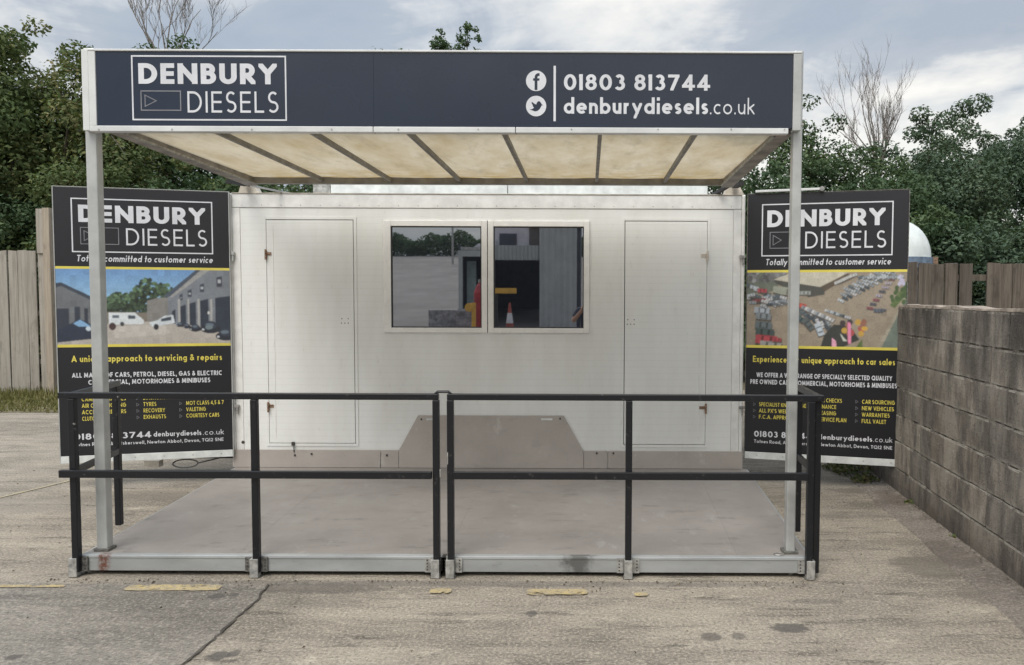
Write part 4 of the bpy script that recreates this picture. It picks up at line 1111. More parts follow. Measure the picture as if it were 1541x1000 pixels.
for a, b in ((sl + .002, x1_ - .002), (x1_ + .002, x2_ - .002), (x2_ + .002, x3_)):
    FB(MB().box(a, b, SY - .008, SY + .044, sb_, zp0 - .0015), 'bottom_trim', M['fascia_white'], .003)
FB(MB().box(sl, xp0 - .002, SY - .004, SY + .044, zp0 + .0, zp1), 'end_trim', M['fascia_white'], .003)
FB(MB().box(xp1 + .002, sr, SY - .004, SY + .044, sb_ + .02, zp1), 'end_trim', M['post'], .003)
FB(MB().box(U(123, 130, SY).x, sl - .002, SY + .0, SY + .06, U(130, 196, SY).z, st_ - .002), 'end_cover', M['fascia_white'], .004)
cl = MB()
for px in (150, 260, 380, 500, 600, 720, 860, 990, 1100, 1180):
    p = U(px, 194.8, SY); cl.box(p.x - .004, p.x + .004, SY - .0105, SY - .008, p.z - .004, p.z + .004)
FB(cl, 'rivet', M['galv'])['kind'] = 'stuff'
def LX(px): return U(px, 130, SY).x
def LZ(px, py): return U(px, py, SY).z
m = MB(); yy = SY + .0008
zl = lambda py: (LZ(315, py))
add_outline(m, LX(198), LX(431), zl(181), zl(83), .0085, yy)
add_text(m, 'DENBURY', LX(208.5), LX(417), zl(126), zl(95) - zl(126), w=0.225, track=0.13, y=yy)
add_text(m, 'DIESELS', LX(281.5), LX(418.5), zl(169), zl(137) - zl(169), w=0.105, track=0.20, y=yy)
FB(m, 'logo_lettering', M['print_white'])
m = MB(); add_outline(m, LX(211), LX(272), zl(166.5), zl(136), .006, yy); add_tri(m, LX(217), LX(236), zl(161), zl(142), .005, yy)
FB(m, 'logo_box', M['print_grey'])
m = MB(); zr = lambda py: LZ(950, py)
m.quad((LX(833), yy, zr(182.5)), (LX(836.5), yy, zr(182.5)), (LX(836.5), yy, zr(99)), (LX(833), yy, zr(99)))
add_text(m, '01803 813744', LX(848.5), LX(1068), zr(135.5), zr(111.5) - zr(135.5), w=0.185, track=0.14, y=yy)
add_text(m, 'denburydiesels', LX(848.5), LX(1066), zr(171), zr(146) - zr(171), w=0.175, track=0.13, y=yy)
add_text(m, '.co.uk', LX(1069), LX(1136), zr(171), zr(146) - zr(171), w=0.095, track=0.17, y=yy, XH=0.62)
FB(m, 'contact_lettering', M['print_white'])
rc = (LX(15.3) - LX(0))
for cy_, nm in ((121.7, 'f_badge'), (159.7, 'bird_badge')):
    cx_, cz_ = LX(806.8), zr(cy_)
    m = MB(); m.quad(*[(cx_ + rc * math.cos(a), yy, cz_ + rc * math.sin(a)) for a in np.linspace(0, 2 * math.pi, 33)[:-1]])
    FB(m, nm, M['print_white'])
    m = MB(); y2 = yy - .0005; u_ = rc / 15.3
    if nm == 'f_badge':
        # the letter f: hook, stem, cross bar
        st2 = [(.5, -11.5), (.5, 4)] ; w_ = 4.2
        pts = [(-.2, -11.5), (-.2, 3.0)] + [(3.9 + 4.1 * math.cos(R(a)), 5.2 + 4.1 * math.sin(R(a))) for a in range(175, 80, -15)] + [(5.2, 9.3)]
        for q in stroke(pts, w_): m.quad(*[(cx_ + a * u_, y2, cz_ + b * u_) for a, b in q])
        m.quad(*[(cx_ + a * u_, y2 - .0002, cz_ + b * u_) for a, b in ((-4.6, .2), (4.8, .2), (5.2, 3.6), (-4.6, 3.6))])
    else:
        # a flying bird, traced from the badge
        P = [(-10, -5.0), (-5.5, -6.6), (-1.5, -8.0), (2.0, -7.2), (5.2, -4.6), (7.2, -1.2), (7.9, .8), (10.4, 1.2), (8.4, 2.6), (6.6, 5.8), (4.6, 7.4), (2.6, 6.8), (.8, 4.4), (.3, 2.2), (-2.2, 3.2), (-5.0, 5.2), (-6.8, 6.4), (-6.6, 3.6), (-5.2, 1.8), (-4.9, -.4), (-3.2, -2.4), (-4.6, -3.6), (-6.6, -4.8)]
        m.quad(*[(cx_ + a * u_, y2, cz_ + b * u_) for a, b in P])
    FB(m, 'badge_mark', M['navy'])

# ------------------------------------------------------------------ cabin
cxl, cxr = U(347.5, 490, KY).x, U(1118.5, 490, KY).x
ct = cab_top; cabD = 2.3
cab = empty('site_cabin', ((cxl + cxr) / 2, KY, 0)); KO = Vector(cab.location)
tag(cab, 'white panelled exhibition trailer cabin with two doors and a double window', 'cabin')
def KB(m, n, mat_, bev=0.0, par=None):
    m.v = [tuple(Vector(v) - KO) for v in m.v]; return m.build(n, mat_, par or cab, bevel=bev)
wb = U(735, 676, KY).z                       # bottom edge of the white wall above the skirting
# walls
wx0, wx1 = U(578, 416, KY).x, U(887, 416, KY).x
wz1, wz0 = U(735, 332, KY).z, U(735, 500.5, KY).z
KB(MB().box(cxl, cxr, KY + .06, KY + cabD, DZ + .16, ct - .03), 'body', M['white'], .01)
d1 = (U(403, 500, KY).x, U(534, 500, KY).x); d2 = (U(939, 500, KY).x, U(1063, 500, KY).x)
dz1, dz0 = U(735, 331, KY).z, U(735, 668, KY).z
fwz1, fwz0 = U(735, 314, KY).z, DZ + .004
for a, b, z0, z1 in ((cxl + .10, d1[0], fwz0, fwz1), (d1[1], wx0, fwz0, fwz1), (wx0, wx1, fwz0, wz0), (wx0, wx1, wz1, fwz1), (wx1, d2[0], fwz0, fwz1), (d2[1], cxr - .10, fwz0, fwz1), (d1[0], d1[1], dz1, fwz1), (d1[0], d1[1], fwz0, dz0), (d2[0], d2[1], dz1, fwz1), (d2[0], d2[1], fwz0, dz0)):
    KB(MB().box(a, b, KY, KY + .058, z0, z1), 'wall_panel', M['white'])
# trims: top strip and the two corner strips
KB(MB().box(cxl + .03, cxr - .03, KY - .006, KY + .06, fwz1 + .003, ct), 'top_trim', M['white_trim'], .006)
for a, b in ((cxl + .03, cxl + .098), (cxr - .098, cxr - .03)):
    KB(MB().box(a, b, KY - .004, KY + .06, fwz0, fwz1), 'corner_strip', M['white_trim'], .002)
for a, b in ((cxl - .004, cxl + .028), (cxr - .028, cxr + .004)):
    KB(MB().box(a, b, KY - .010, KY + .07, fwz0, ct + .004), 'corner_post', M['white_trim'], .010)
KB(MB().box(cxl + .031, cxr - .031, KY - .012, KY + .02, ct + .001, ct + .008), 'roof_edge', M['cream'])
rv = MB()
for i in range(26):
    x = cxl + .12 + (cxr - cxl - .24) * i / 25; rv.box(x - .003, x + .003, KY - .0085, KY - .006, fwz1 + .022, fwz1 + .028)
KB(rv, 'rivet', M['steel'])['kind'] = 'stuff'
# roof locker behind the front edge
lx0, lx1 = U(471, 287, 6.95).x, U(1065, 287, 6.95).x
lz1 = U(735, 279, 6.95).z + .02
xm2 = U(764, 287, 6.95).x
for a, b in ((lx0, lx0 + .16), (lx0 + .163, xm2 - .003), (xm2 + .003, lx1)):
    KB(MB().box(a, b, 6.95, 7.25, ct - .028, lz1), 'roof_box', M['strip_white'] if a != lx0 else M['galv'], .006)
# doors
for (a, b), hs, lab in ((d1, -1, 'left'), (d2, 1, 'right')):
    fr0 = MB(); w = .036
    fr0.box(a - .024, a + .0, KY - .006, KY - .0005, dz0 - .024, dz1 + .024); fr0.box(b, b + .024, KY - .006, KY - .0005, dz0 - .024, dz1 + .024)
    fr0.box(a + .0005, b - .0005, KY - .006, KY - .0005, dz1, dz1 + .024); fr0.box(a + .0005, b - .0005, KY - .006, KY - .0005, dz0 - .024, dz0)
    g1 = .0065
    dr = KB(MB().box(a + (g1 if hs > 0 else .003), b - (.003 if hs > 0 else g1), KY - .004, KY + .045, dz0 + .005, dz1 - g1), 'door', M['white'], .002)
    KB(fr0, 'door_frame', M['white'], .001)
    KB(MB().box(a, b, KY + .046, KY + .057, dz0, dz1), 'door_gap_shade', M['gasket'])  # black sheet put in for the shade in the gap round the leaf
    # inner pressed line on the hinge side and hinges
    hx = a if hs < 0 else b
    ix = hx - hs * .060
    KB(MB().box(ix - .004, ix + .004, KY - .0065, KY - .004, dz0 + .05, dz1 - .05), 'cover_strip', M['white_trim'], .001, par=dr)
    for pz in (384, 613):
        z = U(735, pz, KY).z
        hm = MB(); hm.box(hx - .008, hx + .008, KY - .016, KY - .006, z - .036, z + .036)
        hm.box(min(hx, hx - hs * .055), max(hx, hx - hs * .045), KY - .009, KY - .0042, z - .006, z + .020)
        hm.tube([(hx, KY - .022, z - .045), (hx, KY - .022, z + .045)], .008, 8)
        KB(hm, 'hinge', M['rust'] if (hs < 0 or pz == 613) else M['cream'], 0, par=dr)
    sx_ = (b - .09) if hs < 0 else (a + .055)
    zz = U(735, 484, KY).z
    sc_ = MB()
    for dx_, dz_ in ((-.022, .024), (.034, .024), (-.026, -.016), (.004, -.016), (.034, -.016)):
        sc_.box(sx_ + dx_ - .004, sx_ + dx_ + .004, KY - .0048, KY - .0041, zz + dz_ - .005, zz + dz_ + .005)
    KB(sc_, 'lock_screw_hole', M['screw'], 0, par=dr)
    if hs < 0:
        p = U(442, 668, KY)
        KB(MB().box(p.x - .012, p.x + .012, KY - .022, KY - .004, p.z - .01, p.z + .022).tube([(p.x + .008, KY - .018, p.z + .0), (p.x + .01, KY - .022, p.z - .07)], .004, 6), 'bolt_latch', M['screw'], 0, par=dr)
# spare holes and small catches on the corners
for px, py in ((366, 665),):
    p = U(px, py, KY); KB(MB().tube([(p.x, KY - .006, p.z), (p.x, KY + .01, p.z)], .014, 12), 'cable_hole', M['screw'])
for px, py, mt in ((350, 381, 'post'), (1116, 386, 'steel'), (357, 610, 'steel'), (1115, 612, 'steel')):
    p = U(px, py, KY)
    s = 1 if px < 700 else -1
    KB(MB().box(p.x - .022, p.x + .026, KY - .035, KY - .0102, p.z - .014, p.z + .012).box(p.x + .004, p.x + .018, KY - .030, KY - .0104, p.z - .07, p.z - .016), 'board_catch', M[mt], .002)
# windows
px_m = 734
for k, (a, b) in enumerate(((578, 733.4), (734.6, 887))):
    xa, xb = U(a, 416, KY).x, U(b, 416, KY).x
    pa, pb = (U(589, 416, KY).x, U(725, 416, KY).x) if k == 0 else (U(743, 416, KY).x, U(878.5, 416, KY).x)
    pz1, pz0 = U(735, 340.5, KY).z, U(735, 493, KY).z
    f = MB(); y0, y1 = KY - .018, KY + .05
    f.box(xa, pa, y0, y1, wz0, wz1); f.box(pb, xb, y0, y1, wz0, wz1)
    f.box(pa + .0003, pb - .0003, y0, y1, pz1, wz1); f.box(pa + .0003, pb - .0003, y0, y1, wz0, pz0)
    wobj = KB(f, 'window', M['upvc'], .003)
    gm = MB(); g = .009
    gm.box(pa, pa + g, y0 + .006, y1, pz0, pz1); gm.box(pb - g, pb, y0 + .006, y1, pz0, pz1)
    gm.box(pa + g, pb - g, y0 + .006, y1, pz1 - g, pz1); gm.box(pa + g, pb - g, y0 + .006, y1, pz0, pz0 + g)
    KB(gm, 'gasket', M['gasket'], 0, par=wobj)
    KB(MB().box(pa + g, pb - g, KY + .002, KY + .010, pz0 + g, pz1 - g), 'pane', M['glass'], 0, par=wobj)
# faint square frame round the window pair
f = MB(); a, b = wx0 - .05, wx1 + .012
f.box(wx0 - .012, wx0 - .002, KY - .003, KY - .0005, wz0 - .012, wz1 + .012); f.box(wx1 + .002, wx1 + .012, KY - .003, KY - .0005, wz0 - .012, wz1 + .012)
f.box(wx0 - .002, wx1 + .002, KY - .003, KY - .0005, wz0 - .012, wz0 - .002); f.box(wx0 - .002, wx1 + .002, KY - .003, KY - .0005, wz1 + .002, wz1 + .012)
KB(f, 'window_surround', M['white_trim'])
# grey skirting and wheel arch cover
zs = U(735, 677, KY).z
sk = [(352, 573), (574, 600.5), (878.5, 914), (915, 1117)]
for a, b in sk:
    xa, xb = U(a, 690, KY).x, U(b, 690, KY).x
    KB(MB().box(xa + .001, xb - .001, KY - .016, KY - .0075, DZ + .002, zs), 'skirting', M['skirt'], .0015)
P = [(U(601, 690, KY).x, DZ + .002), (U(878, 690, KY).x, DZ + .002), (U(878, 677, KY).x, zs), (U(848, 625, KY).x, U(848, 624.5, KY).z), (U(630, 625, KY).x, U(735, 624.5, KY).z), (U(601, 677, KY).x, zs)]
P[3] = (P[3][0], P[4][1])
wa = KB(MB().prism(P, KY - .020, KY - .0065), 'wheel_arch_cover', M['skirt'], .002)
for px in (651, 823):
    p = U(px, 630, KY); KB(MB().box(p.x - .05, p.x + .05, KY - .0225, KY - .0202, p.z - .008, p.z + .008), 'white_tab', M['strip_white'], 0, par=wa)
sh = MB()
for px, py in ((635, 630), (843, 629), (583, 684), (898, 681), (923, 681), (445, 684), (470, 682)):
    p = U(px, py, KY); sh.box(p.x - .007, p.x + .007, KY - .0235, KY - .0202 if 601 < px < 878 else KY - .0162, p.z - .008, p.z + .008)
KB(sh, 'skirting_screw', M['screw'])['kind'] = 'stuff'
# chassis and wheels below the body
KB(MB().box(cxl + .02, cxr - .02, KY + .09, KY + cabD - .1, .10, DZ + .158), 'chassis', M['dark_under'])
for s in (-.45, .45):
    wx_ = KO.x + s
    KB(MB().tube([(wx_, KY + .12, .30), (wx_, KY + .32, .30)], .30, 24), 'wheel', M['gasket'])
    KB(MB().tube([(wx_, KY + cabD - .22, .30), (wx_, KY + cabD - .02, .30)], .30, 24), 'wheel', M['gasket'])
for x in (cxl + .15, cxr - .15):
    KB(MB().box(x - .035, x + .035, KY + .12, KY + .19, 0, .12), 'jack_leg', M['dark_under'])
# low chassis rail, bracket and cable loop that show below the left board
p = U(230, 697, 6.9); KB(MB().box(p.x - .07, p.x + .07, 6.88, 6.95, p.z - .03, p.z + .03), 'bracket', M['cream'])
KB(MB().box(U(236, 690, 6.85).x, cxl - .002, 6.85, 6.95, .14, .24), 'outrigger', M['dark_under'])
p = U(279, 697, 6.5); cb = [(p.x + .11 * math.cos(a), 6.5 + .03 * math.sin(a), p.z + .030 * math.sin(a)) for a in np.linspace(0, 6.4, 20)]
KB(MB().tube(cb + [(p.x + .3, 6.6, p.z + .04)], .006, 6), 'cable', M['gasket'])

# ------------------------------------------------------------------ printed pictures (flat print on the boards)
def canvas(w, h, c): return np.ones((h, w, 3)) * np.array(lin(c))
def pfill(im, pts, c, soft=0.0):
    h, w, _ = im.shape; yy_, xx_ = np.mgrid[0:h, 0:w]; u = (xx_ + .5) / w; v = (yy_ + .5) / h
    inside = np.zeros((h, w), bool); n = len(pts)
    for i in range(n):
        (x1, y1), (x2, y2) = pts[i], pts[(i + 1) % n]
        cnd = ((y1 > v) != (y2 > v)) & (u < (x2 - x1) * (v - y1) / ((y2 - y1) or 1e-9) + x1); inside ^= cnd
    im[inside] = np.array(lin(c))
def pell(im, cx, cy, rx, ry, c, a=0.0):
    h, w, _ = im.shape; yy_, xx_ = np.mgrid[0:h, 0:w]; u = (xx_ + .5) / w - cx; v = ((yy_ + .5) / h - cy)
    asp = w / h; u2 = u * math.cos(a) + v / asp * math.sin(a); v2 = (-u * math.sin(a) + v / asp * math.cos(a)) * asp
    im[(u2 / rx) ** 2 + (v2 / ry) ** 2 < 1] = np.array(lin(c))
def blur(im):
    k = im.copy()
    for ax in (0, 1): k = (np.roll(k, 1, ax) + 2 * k + np.roll(k, -1, ax)) / 4
    k[0] = im[0]; k[-1] = im[-1]; k[:, 0] = im[:, 0]; k[:, -1] = im[:, -1]
    return k
def fade(im):
    g = im.mean(2, keepdims=True); rng = np.random.default_rng(4)
    low = rng.normal(size=(13, 27)); yy_ = np.linspace(0, 11.99, im.shape[0]); xx_ = np.linspace(0, 25.99, im.shape[1])
    a = low[yy_.astype(int)][:, xx_.astype(int)]
    return blur((im * .88 + g * .12) * (1 + .05 * a[..., None]) + .006)
def yard_picture():
    im = canvas(390, 180, (120, 160, 200)); rnd = random.Random(3)
    for j in range(90): im[j] = np.array(lin((100 + j // 2, 145 + j // 2, 195 + j // 4)))
    for i in range(1100):
        u = rnd.uniform(.18, .74); top = .55 - .42 * math.exp(-((u - .50) / .09) ** 2) - .30 * math.exp(-((u - .64) / .08) ** 2) - .22 * math.exp(-((u - .33) / .08) ** 2)
        v = rnd.uniform(top, .58); k = rnd.uniform(.5, 1.5) * (1.25 if v < top + .12 else .8)
        pell(im, u, v, rnd.uniform(.005, .014), rnd.uniform(.012, .03), (int(58 * k), int(76 * k), int(54 * k)))
    pfill(im, [(.2, .56), (.55, .58), (.55, .76), (.2, .76)], (120, 112, 100))
    pfill(im, [(0, .20), (.03, .19), (.20, .40), (.20, .78), (0, .95)], (104, 108, 112))
    pfill(im, [(0, .19), (.03, .18), (.21, .38), (.20, .42), (.03, .23), (0, .25)], (58, 66, 78))
    for a, b, c, d in ((.0, .07, .52, .9), (.10, .13, .50, .8), (.155, .175, .52, .75)): pfill(im, [(a, c), (b, c), (b, d), (a, d)], (50, 56, 68))
    pfill(im, [(.51, .42), (.57, .38), (.64, .38), (.64, .72), (.51, .72)], (126, 124, 120))
    pfill(im, [(.63, .36), (.83, .0), (1, 0), (1, .9), (.63, .70)], (118, 124, 132))
    pfill(im, [(.60, .37), (.80, .0), (.87, .0), (.66, .36)], (72, 82, 96))
    pfill(im, [(.83, 0), (.88, 0), (.66, .37), (.64, .37)], (150, 150, 148))
    for u, w, v0, v1 in ((.655, .02, .56, .74), (.70, .035, .50, .78), (.755, .04, .46, .82), (.82, .05, .42, .86), (.91, .09, .38, .95)): pfill(im, [(u, v0), (u + w, v0 - .03), (u + w, v1), (u, v1)], (46, 54, 68))
    for u, v, s in ((.70, .34, .014), (.75, .28, .017), (.82, .20, .02), (.92, .10, .026)):
        pfill(im, [(u, v), (u + s * 1.3, v - .02), (u + s * 1.3, v + s * 5), (u, v + s * 5)], (60, 66, 78)); pfill(im, [(u + s * .3, v + .03), (u + s, v + .03), (u + s, v + s * 3), (u + s * .3, v + s * 3)], (170, 175, 180))
    for u in (.69, .745, .805, .88): pfill(im, [(u, .40), (u + .012, .39), (u + .012, .80), (u, .80)], (165, 165, 162))
    pfill(im, [(0, .95), (.10, .80), (.30, .72), (.52, .70), (.80, .76), (1, .90), (1, 1), (0, 1)], (172, 165, 156))
    pfill(im, [(.32, .76), (.6, .74), (.65, .86), (.32, .92)], (182, 176, 168))
    # van, cars
    pfill(im, [(.29, .58), (.44, .58), (.49, .68), (.49, .73), (.29, .74)], (205, 212, 215)); pfill(im, [(.31, .61), (.35, .61), (.35, .65), (.31, .65)], (90, 100, 110)); pfill(im, [(.40, .61), (.44, .62), (.44, .66), (.40, .66)], (70, 80, 92))
    pell(im, .365, .73, .012, .03, (60, 62, 66)); pell(im, .31, .76, .02, .05, (70, 50, 50))
    pfill(im, [(.52, .71), (.57, .68), (.61, .62), (.66, .61), (.67, .72), (.54, .77)], (198, 206, 212)); pfill(im, [(.59, .66), (.65, .63), (.65, .68), (.59, .70)], (60, 70, 84)); pell(im, .56, .77, .015, .04, (40, 44, 50))
    pfill(im, [(.08, .72), (.12, .66), (.17, .70), (.21, .78), (.21, .92), (.0, .97), (.0, .80)], (40, 50, 68)); pfill(im, [(.09, .72), (.13, .67), (.19, .76), (.12, .76)], (120, 165, 205)); pell(im, .175, .79, .015, .03, (190, 205, 215))
    for u, v, r in ((.70, .75, .02), (.74, .77, .02), (.79, .80, .03), (.88, .80, .05), (.97, .90, .05)): pell(im, u, v, r * 1.2, r * 1.25, (38, 42, 52)); pell(im, u, v - r * 1.0, r * .75, r * 1.1, (52, 60, 74)); pell(im, u - r * .9, v + r * .2, r * .16, r * .3, (190, 196, 200)); pell(im, u - r * .1, v - r * 1.1, r * .5, r * .5, (96, 110, 124))
    pell(im, .87, .78, .022, .03, (110, 125, 132)); pell(im, .87, .58, .006, .02, (215, 215, 210))
    n_ = np.random.default_rng(1).normal(size=im.shape[:2])[..., None]
    return fade(np.clip(blur(im) * (1 + .12 * n_), 0, 1))
def lot_picture():
    im = canvas(375, 180, (150, 137, 118)); rnd = random.Random(9)
    def car(u, v, s, a, c):
        def rq(x0, x1, y0, y1, dx=0, dy=0):
            return [(u + dx + (x * math.cos(a) - y * math.sin(a)) * s, v + dy + (x * math.sin(a) + y * math.cos(a)) * s * 1.9) for x, y in ((x0, y0), (x1, y0), (x1, y1), (x0, y1))]
        k = 0.8; c = tuple(int(x * .8 + 22) for x in c)
        pfill(im, rq(-1, 1.05, -.40, .55, .002, s * .35), (84, 77, 69)); pfill(im, rq(-1, 1, -.45, .45), c)
        pfill(im, rq(-.45, .55, -.38, .38), tuple(int(x * .62) for x in c)); pfill(im, rq(-.25, .32, -.34, .30), tuple(min(255, int(x * 1.05)) for x in c))
    pfill(im, [(0, 0), (.2, 0), (.2, .25), (0, .3)], (105, 112, 98))
    for i in range(70): pell(im, rnd.uniform(0, .25), rnd.uniform(0, .12), .015, .03, (int(rnd.uniform(80, 150)),) * 3)
    pfill(im, [(.17, .10), (.30, .0), (.65, .0), (.47, .20)], (188, 182, 164)); pfill(im, [(.17, .10), (.47, .20), (.50, .17), (.50, .30), (.40, .34), (.19, .16)], (78, 78, 72))
    pfill(im, [(.47, .20), (.64, .02), (.66, .05), (.50, .26)], (92, 80, 66))
    whites = [(196, 204, 210), (150, 160, 168), (90, 104, 112), (60, 74, 84), (210, 212, 214)]
    for i in range(9): car(.58 + i * .012, .14 - i * .012, .022, -.3, (205, 205, 200))
    for r in range(3):
        for i in range(13): car(.60 + i * .026 + r * .018, .38 - i * .030 - r * .075, .020, .5, rnd.choice(whites))
    for i in range(8): car(.78 + i * .018, .48 - i * .055, .020, .1, rnd.choice([(140, 70, 80), (180, 170, 180), (170, 160, 175), (80, 80, 92)]))
    for i in range(5): car(.82 + (i % 3) * .02, .50 + (i // 3) * .02, .018, .1, (90, 98, 112))
    for i in range(9): car(.72 + i * .03, .07, .020, -.4, rnd.choice(whites[:3]))
    for i in range(6): car(.02 + i * .028, .18 + i * .03, .028, .3, rnd.choice(whites))
    car(.10, .25, .03, .1, (190, 60, 70)); car(.03, .34, .04, .1, (200, 205, 205)); car(.06, .38, .04, .1, (70, 66, 64))
    for i in range(6): car(.22 + i * .012, .24 + i * .006, .05, .1, (160, 165, 145))
    for i in range(5): car(.30 + i * .02, .28, .03, 0, (165, 172, 165))
    for i in range(4): car(.17 + i * .022, .43 - i * .01, .028, .4, (120, 135, 150) if i % 2 else (185, 195, 205))
    car(.10, .52, .05, .1, (170, 180, 190)); car(.11, .60, .05, .1, (130, 140, 145)); car(.11, .72, .055, .1, (95, 108, 112)); car(.12, .82, .06, .1, (58, 78, 74)); car(.13, .92, .07, .1, (190, 50, 60)); car(.16, 1.0, .07, .05, (165, 160, 155)); car(.20, .92, .03, 0, (180, 50, 62))
    for r in range(2):
        for i in range(9): car(.30 + i * .028 + r * .02, .40 + i * .034 + r * .10, .024, 1.1, rnd.choice(whites))
    for i in range(14): car(rnd.uniform(.02, .27), rnd.uniform(.28, .48), .022, rnd.uniform(-.3, .4), rnd.choice(whites + [(150, 60, 60)]))
    for i in range(8): car(.52 + i * .018, .52 + i * .012, .020, .3, rnd.choice(whites))
    car(.35, .45, .035, .2, (205, 70, 50))
    for i in range(8): car(.38 + i * .022, .49 + i * .020, .028, .5, (215, 216, 216) if i % 2 else (140, 148, 156))
    car(.34, .62, .04, .6, (60, 88, 92)); car(.40, .70, .045, .9, (84, 96, 96)); car(.47, .77, .045, 1.2, (196, 210, 222))
    pfill(im, [(.56, .70), (.66, .72), (.72, .90), (.62, 1), (.48, 1), (.50, .85)], (58, 60, 56))
    for i in range(14): pell(im, rnd.uniform(.56, .76), rnd.uniform(.66, .82), .018, .04, rnd.choice([(175, 70, 70), (150, 100, 80), (190, 150, 50), (70, 60, 60)]))
    pell(im, .75, .75, .02, .03, (205, 160, 50))
    pfill(im, [(.645, .66), (.665, .68), (.67, .95), (.65, .96)], (225, 130, 165)); pfill(im, [(.55, .88), (.575, .92), (.58, 1), (.55, 1)], (230, 160, 185))
    pfill(im, [(.60, .82), (.645, .92), (.62, .92)], (200, 205, 190))
    pfill(im, [(.70, 1), (.74, .88), (.74, 1)], (90, 110, 55))
    pfill(im, [(1, .30), (1, 1), (.85, 1)], (110, 122, 112)); pfill(im, [(1, .27), (1, .34), (.855, 1), (.83, 1)], (158, 150, 132))
    pfill(im, [(.98, .18), (1, .18), (1, .30), (.93, .48), (.90, .44)], (92, 110, 62))
    for i in range(20): pell(im, rnd.uniform(.91, 1), rnd.uniform(.15, .42), .012, .03, (70, 92, 52))
    for i in range(8): pell(im, .94 + rnd.uniform(0, .04), rnd.uniform(.02, .2), .01, .03, (180, 176, 200))
    n_ = np.random.default_rng(2).normal(size=im.shape[:2])[..., None]
    return fade(np.clip(blur(im) * (1 + .14 * n_), 0, 1))
t = NT('printed_picture', 0.45)
at_ = t.n.new('ShaderNodeAttribute'); at_.attribute_name = 'print'
t.color(at_.outputs['Color']); M['picture'] = t.m
def picture(name, im, x0, x1, z0, z1, y, parent):
    h, w, _ = im.shape
    X = np.linspace(x0, x1, w); Z = np.linspace(z1, z0, h)
    V = np.stack([np.tile(X, h), np.full(w * h, y), np.repeat(Z, w)], 1)
    i = np.arange(w * h).reshape(h, w)
    Fc = np.stack([i[1:, :-1], i[1:, 1:], i[:-1, 1:], i[:-1, :-1]], -1).reshape(-1, 4)
    me = bpy.data.meshes.new(name); nf = len(Fc)
    me.vertices.add(w * h); me.vertices.foreach_set('co', V.astype(np.float32).ravel())
    me.loops.add(4 * nf); me.loops.foreach_set('vertex_index', Fc.astype(np.int32).ravel())
    me.polygons.add(nf); me.polygons.foreach_set('loop_start', np.arange(0, 4 * nf, 4, dtype=np.int32))
    try: me.polygons.foreach_set('loop_total', np.full(nf, 4, dtype=np.int32))
    except Exception: pass
    me.update(calc_edges=True)
    a = me.attributes.new('print', 'FLOAT_COLOR', 'POINT')
    a.data.foreach_set('color', np.concatenate([im.reshape(-1, 3), np.ones((w * h, 1))], 1).astype(np.float32).ravel())
    return mesh_obj(name, me, M['picture'], parent)

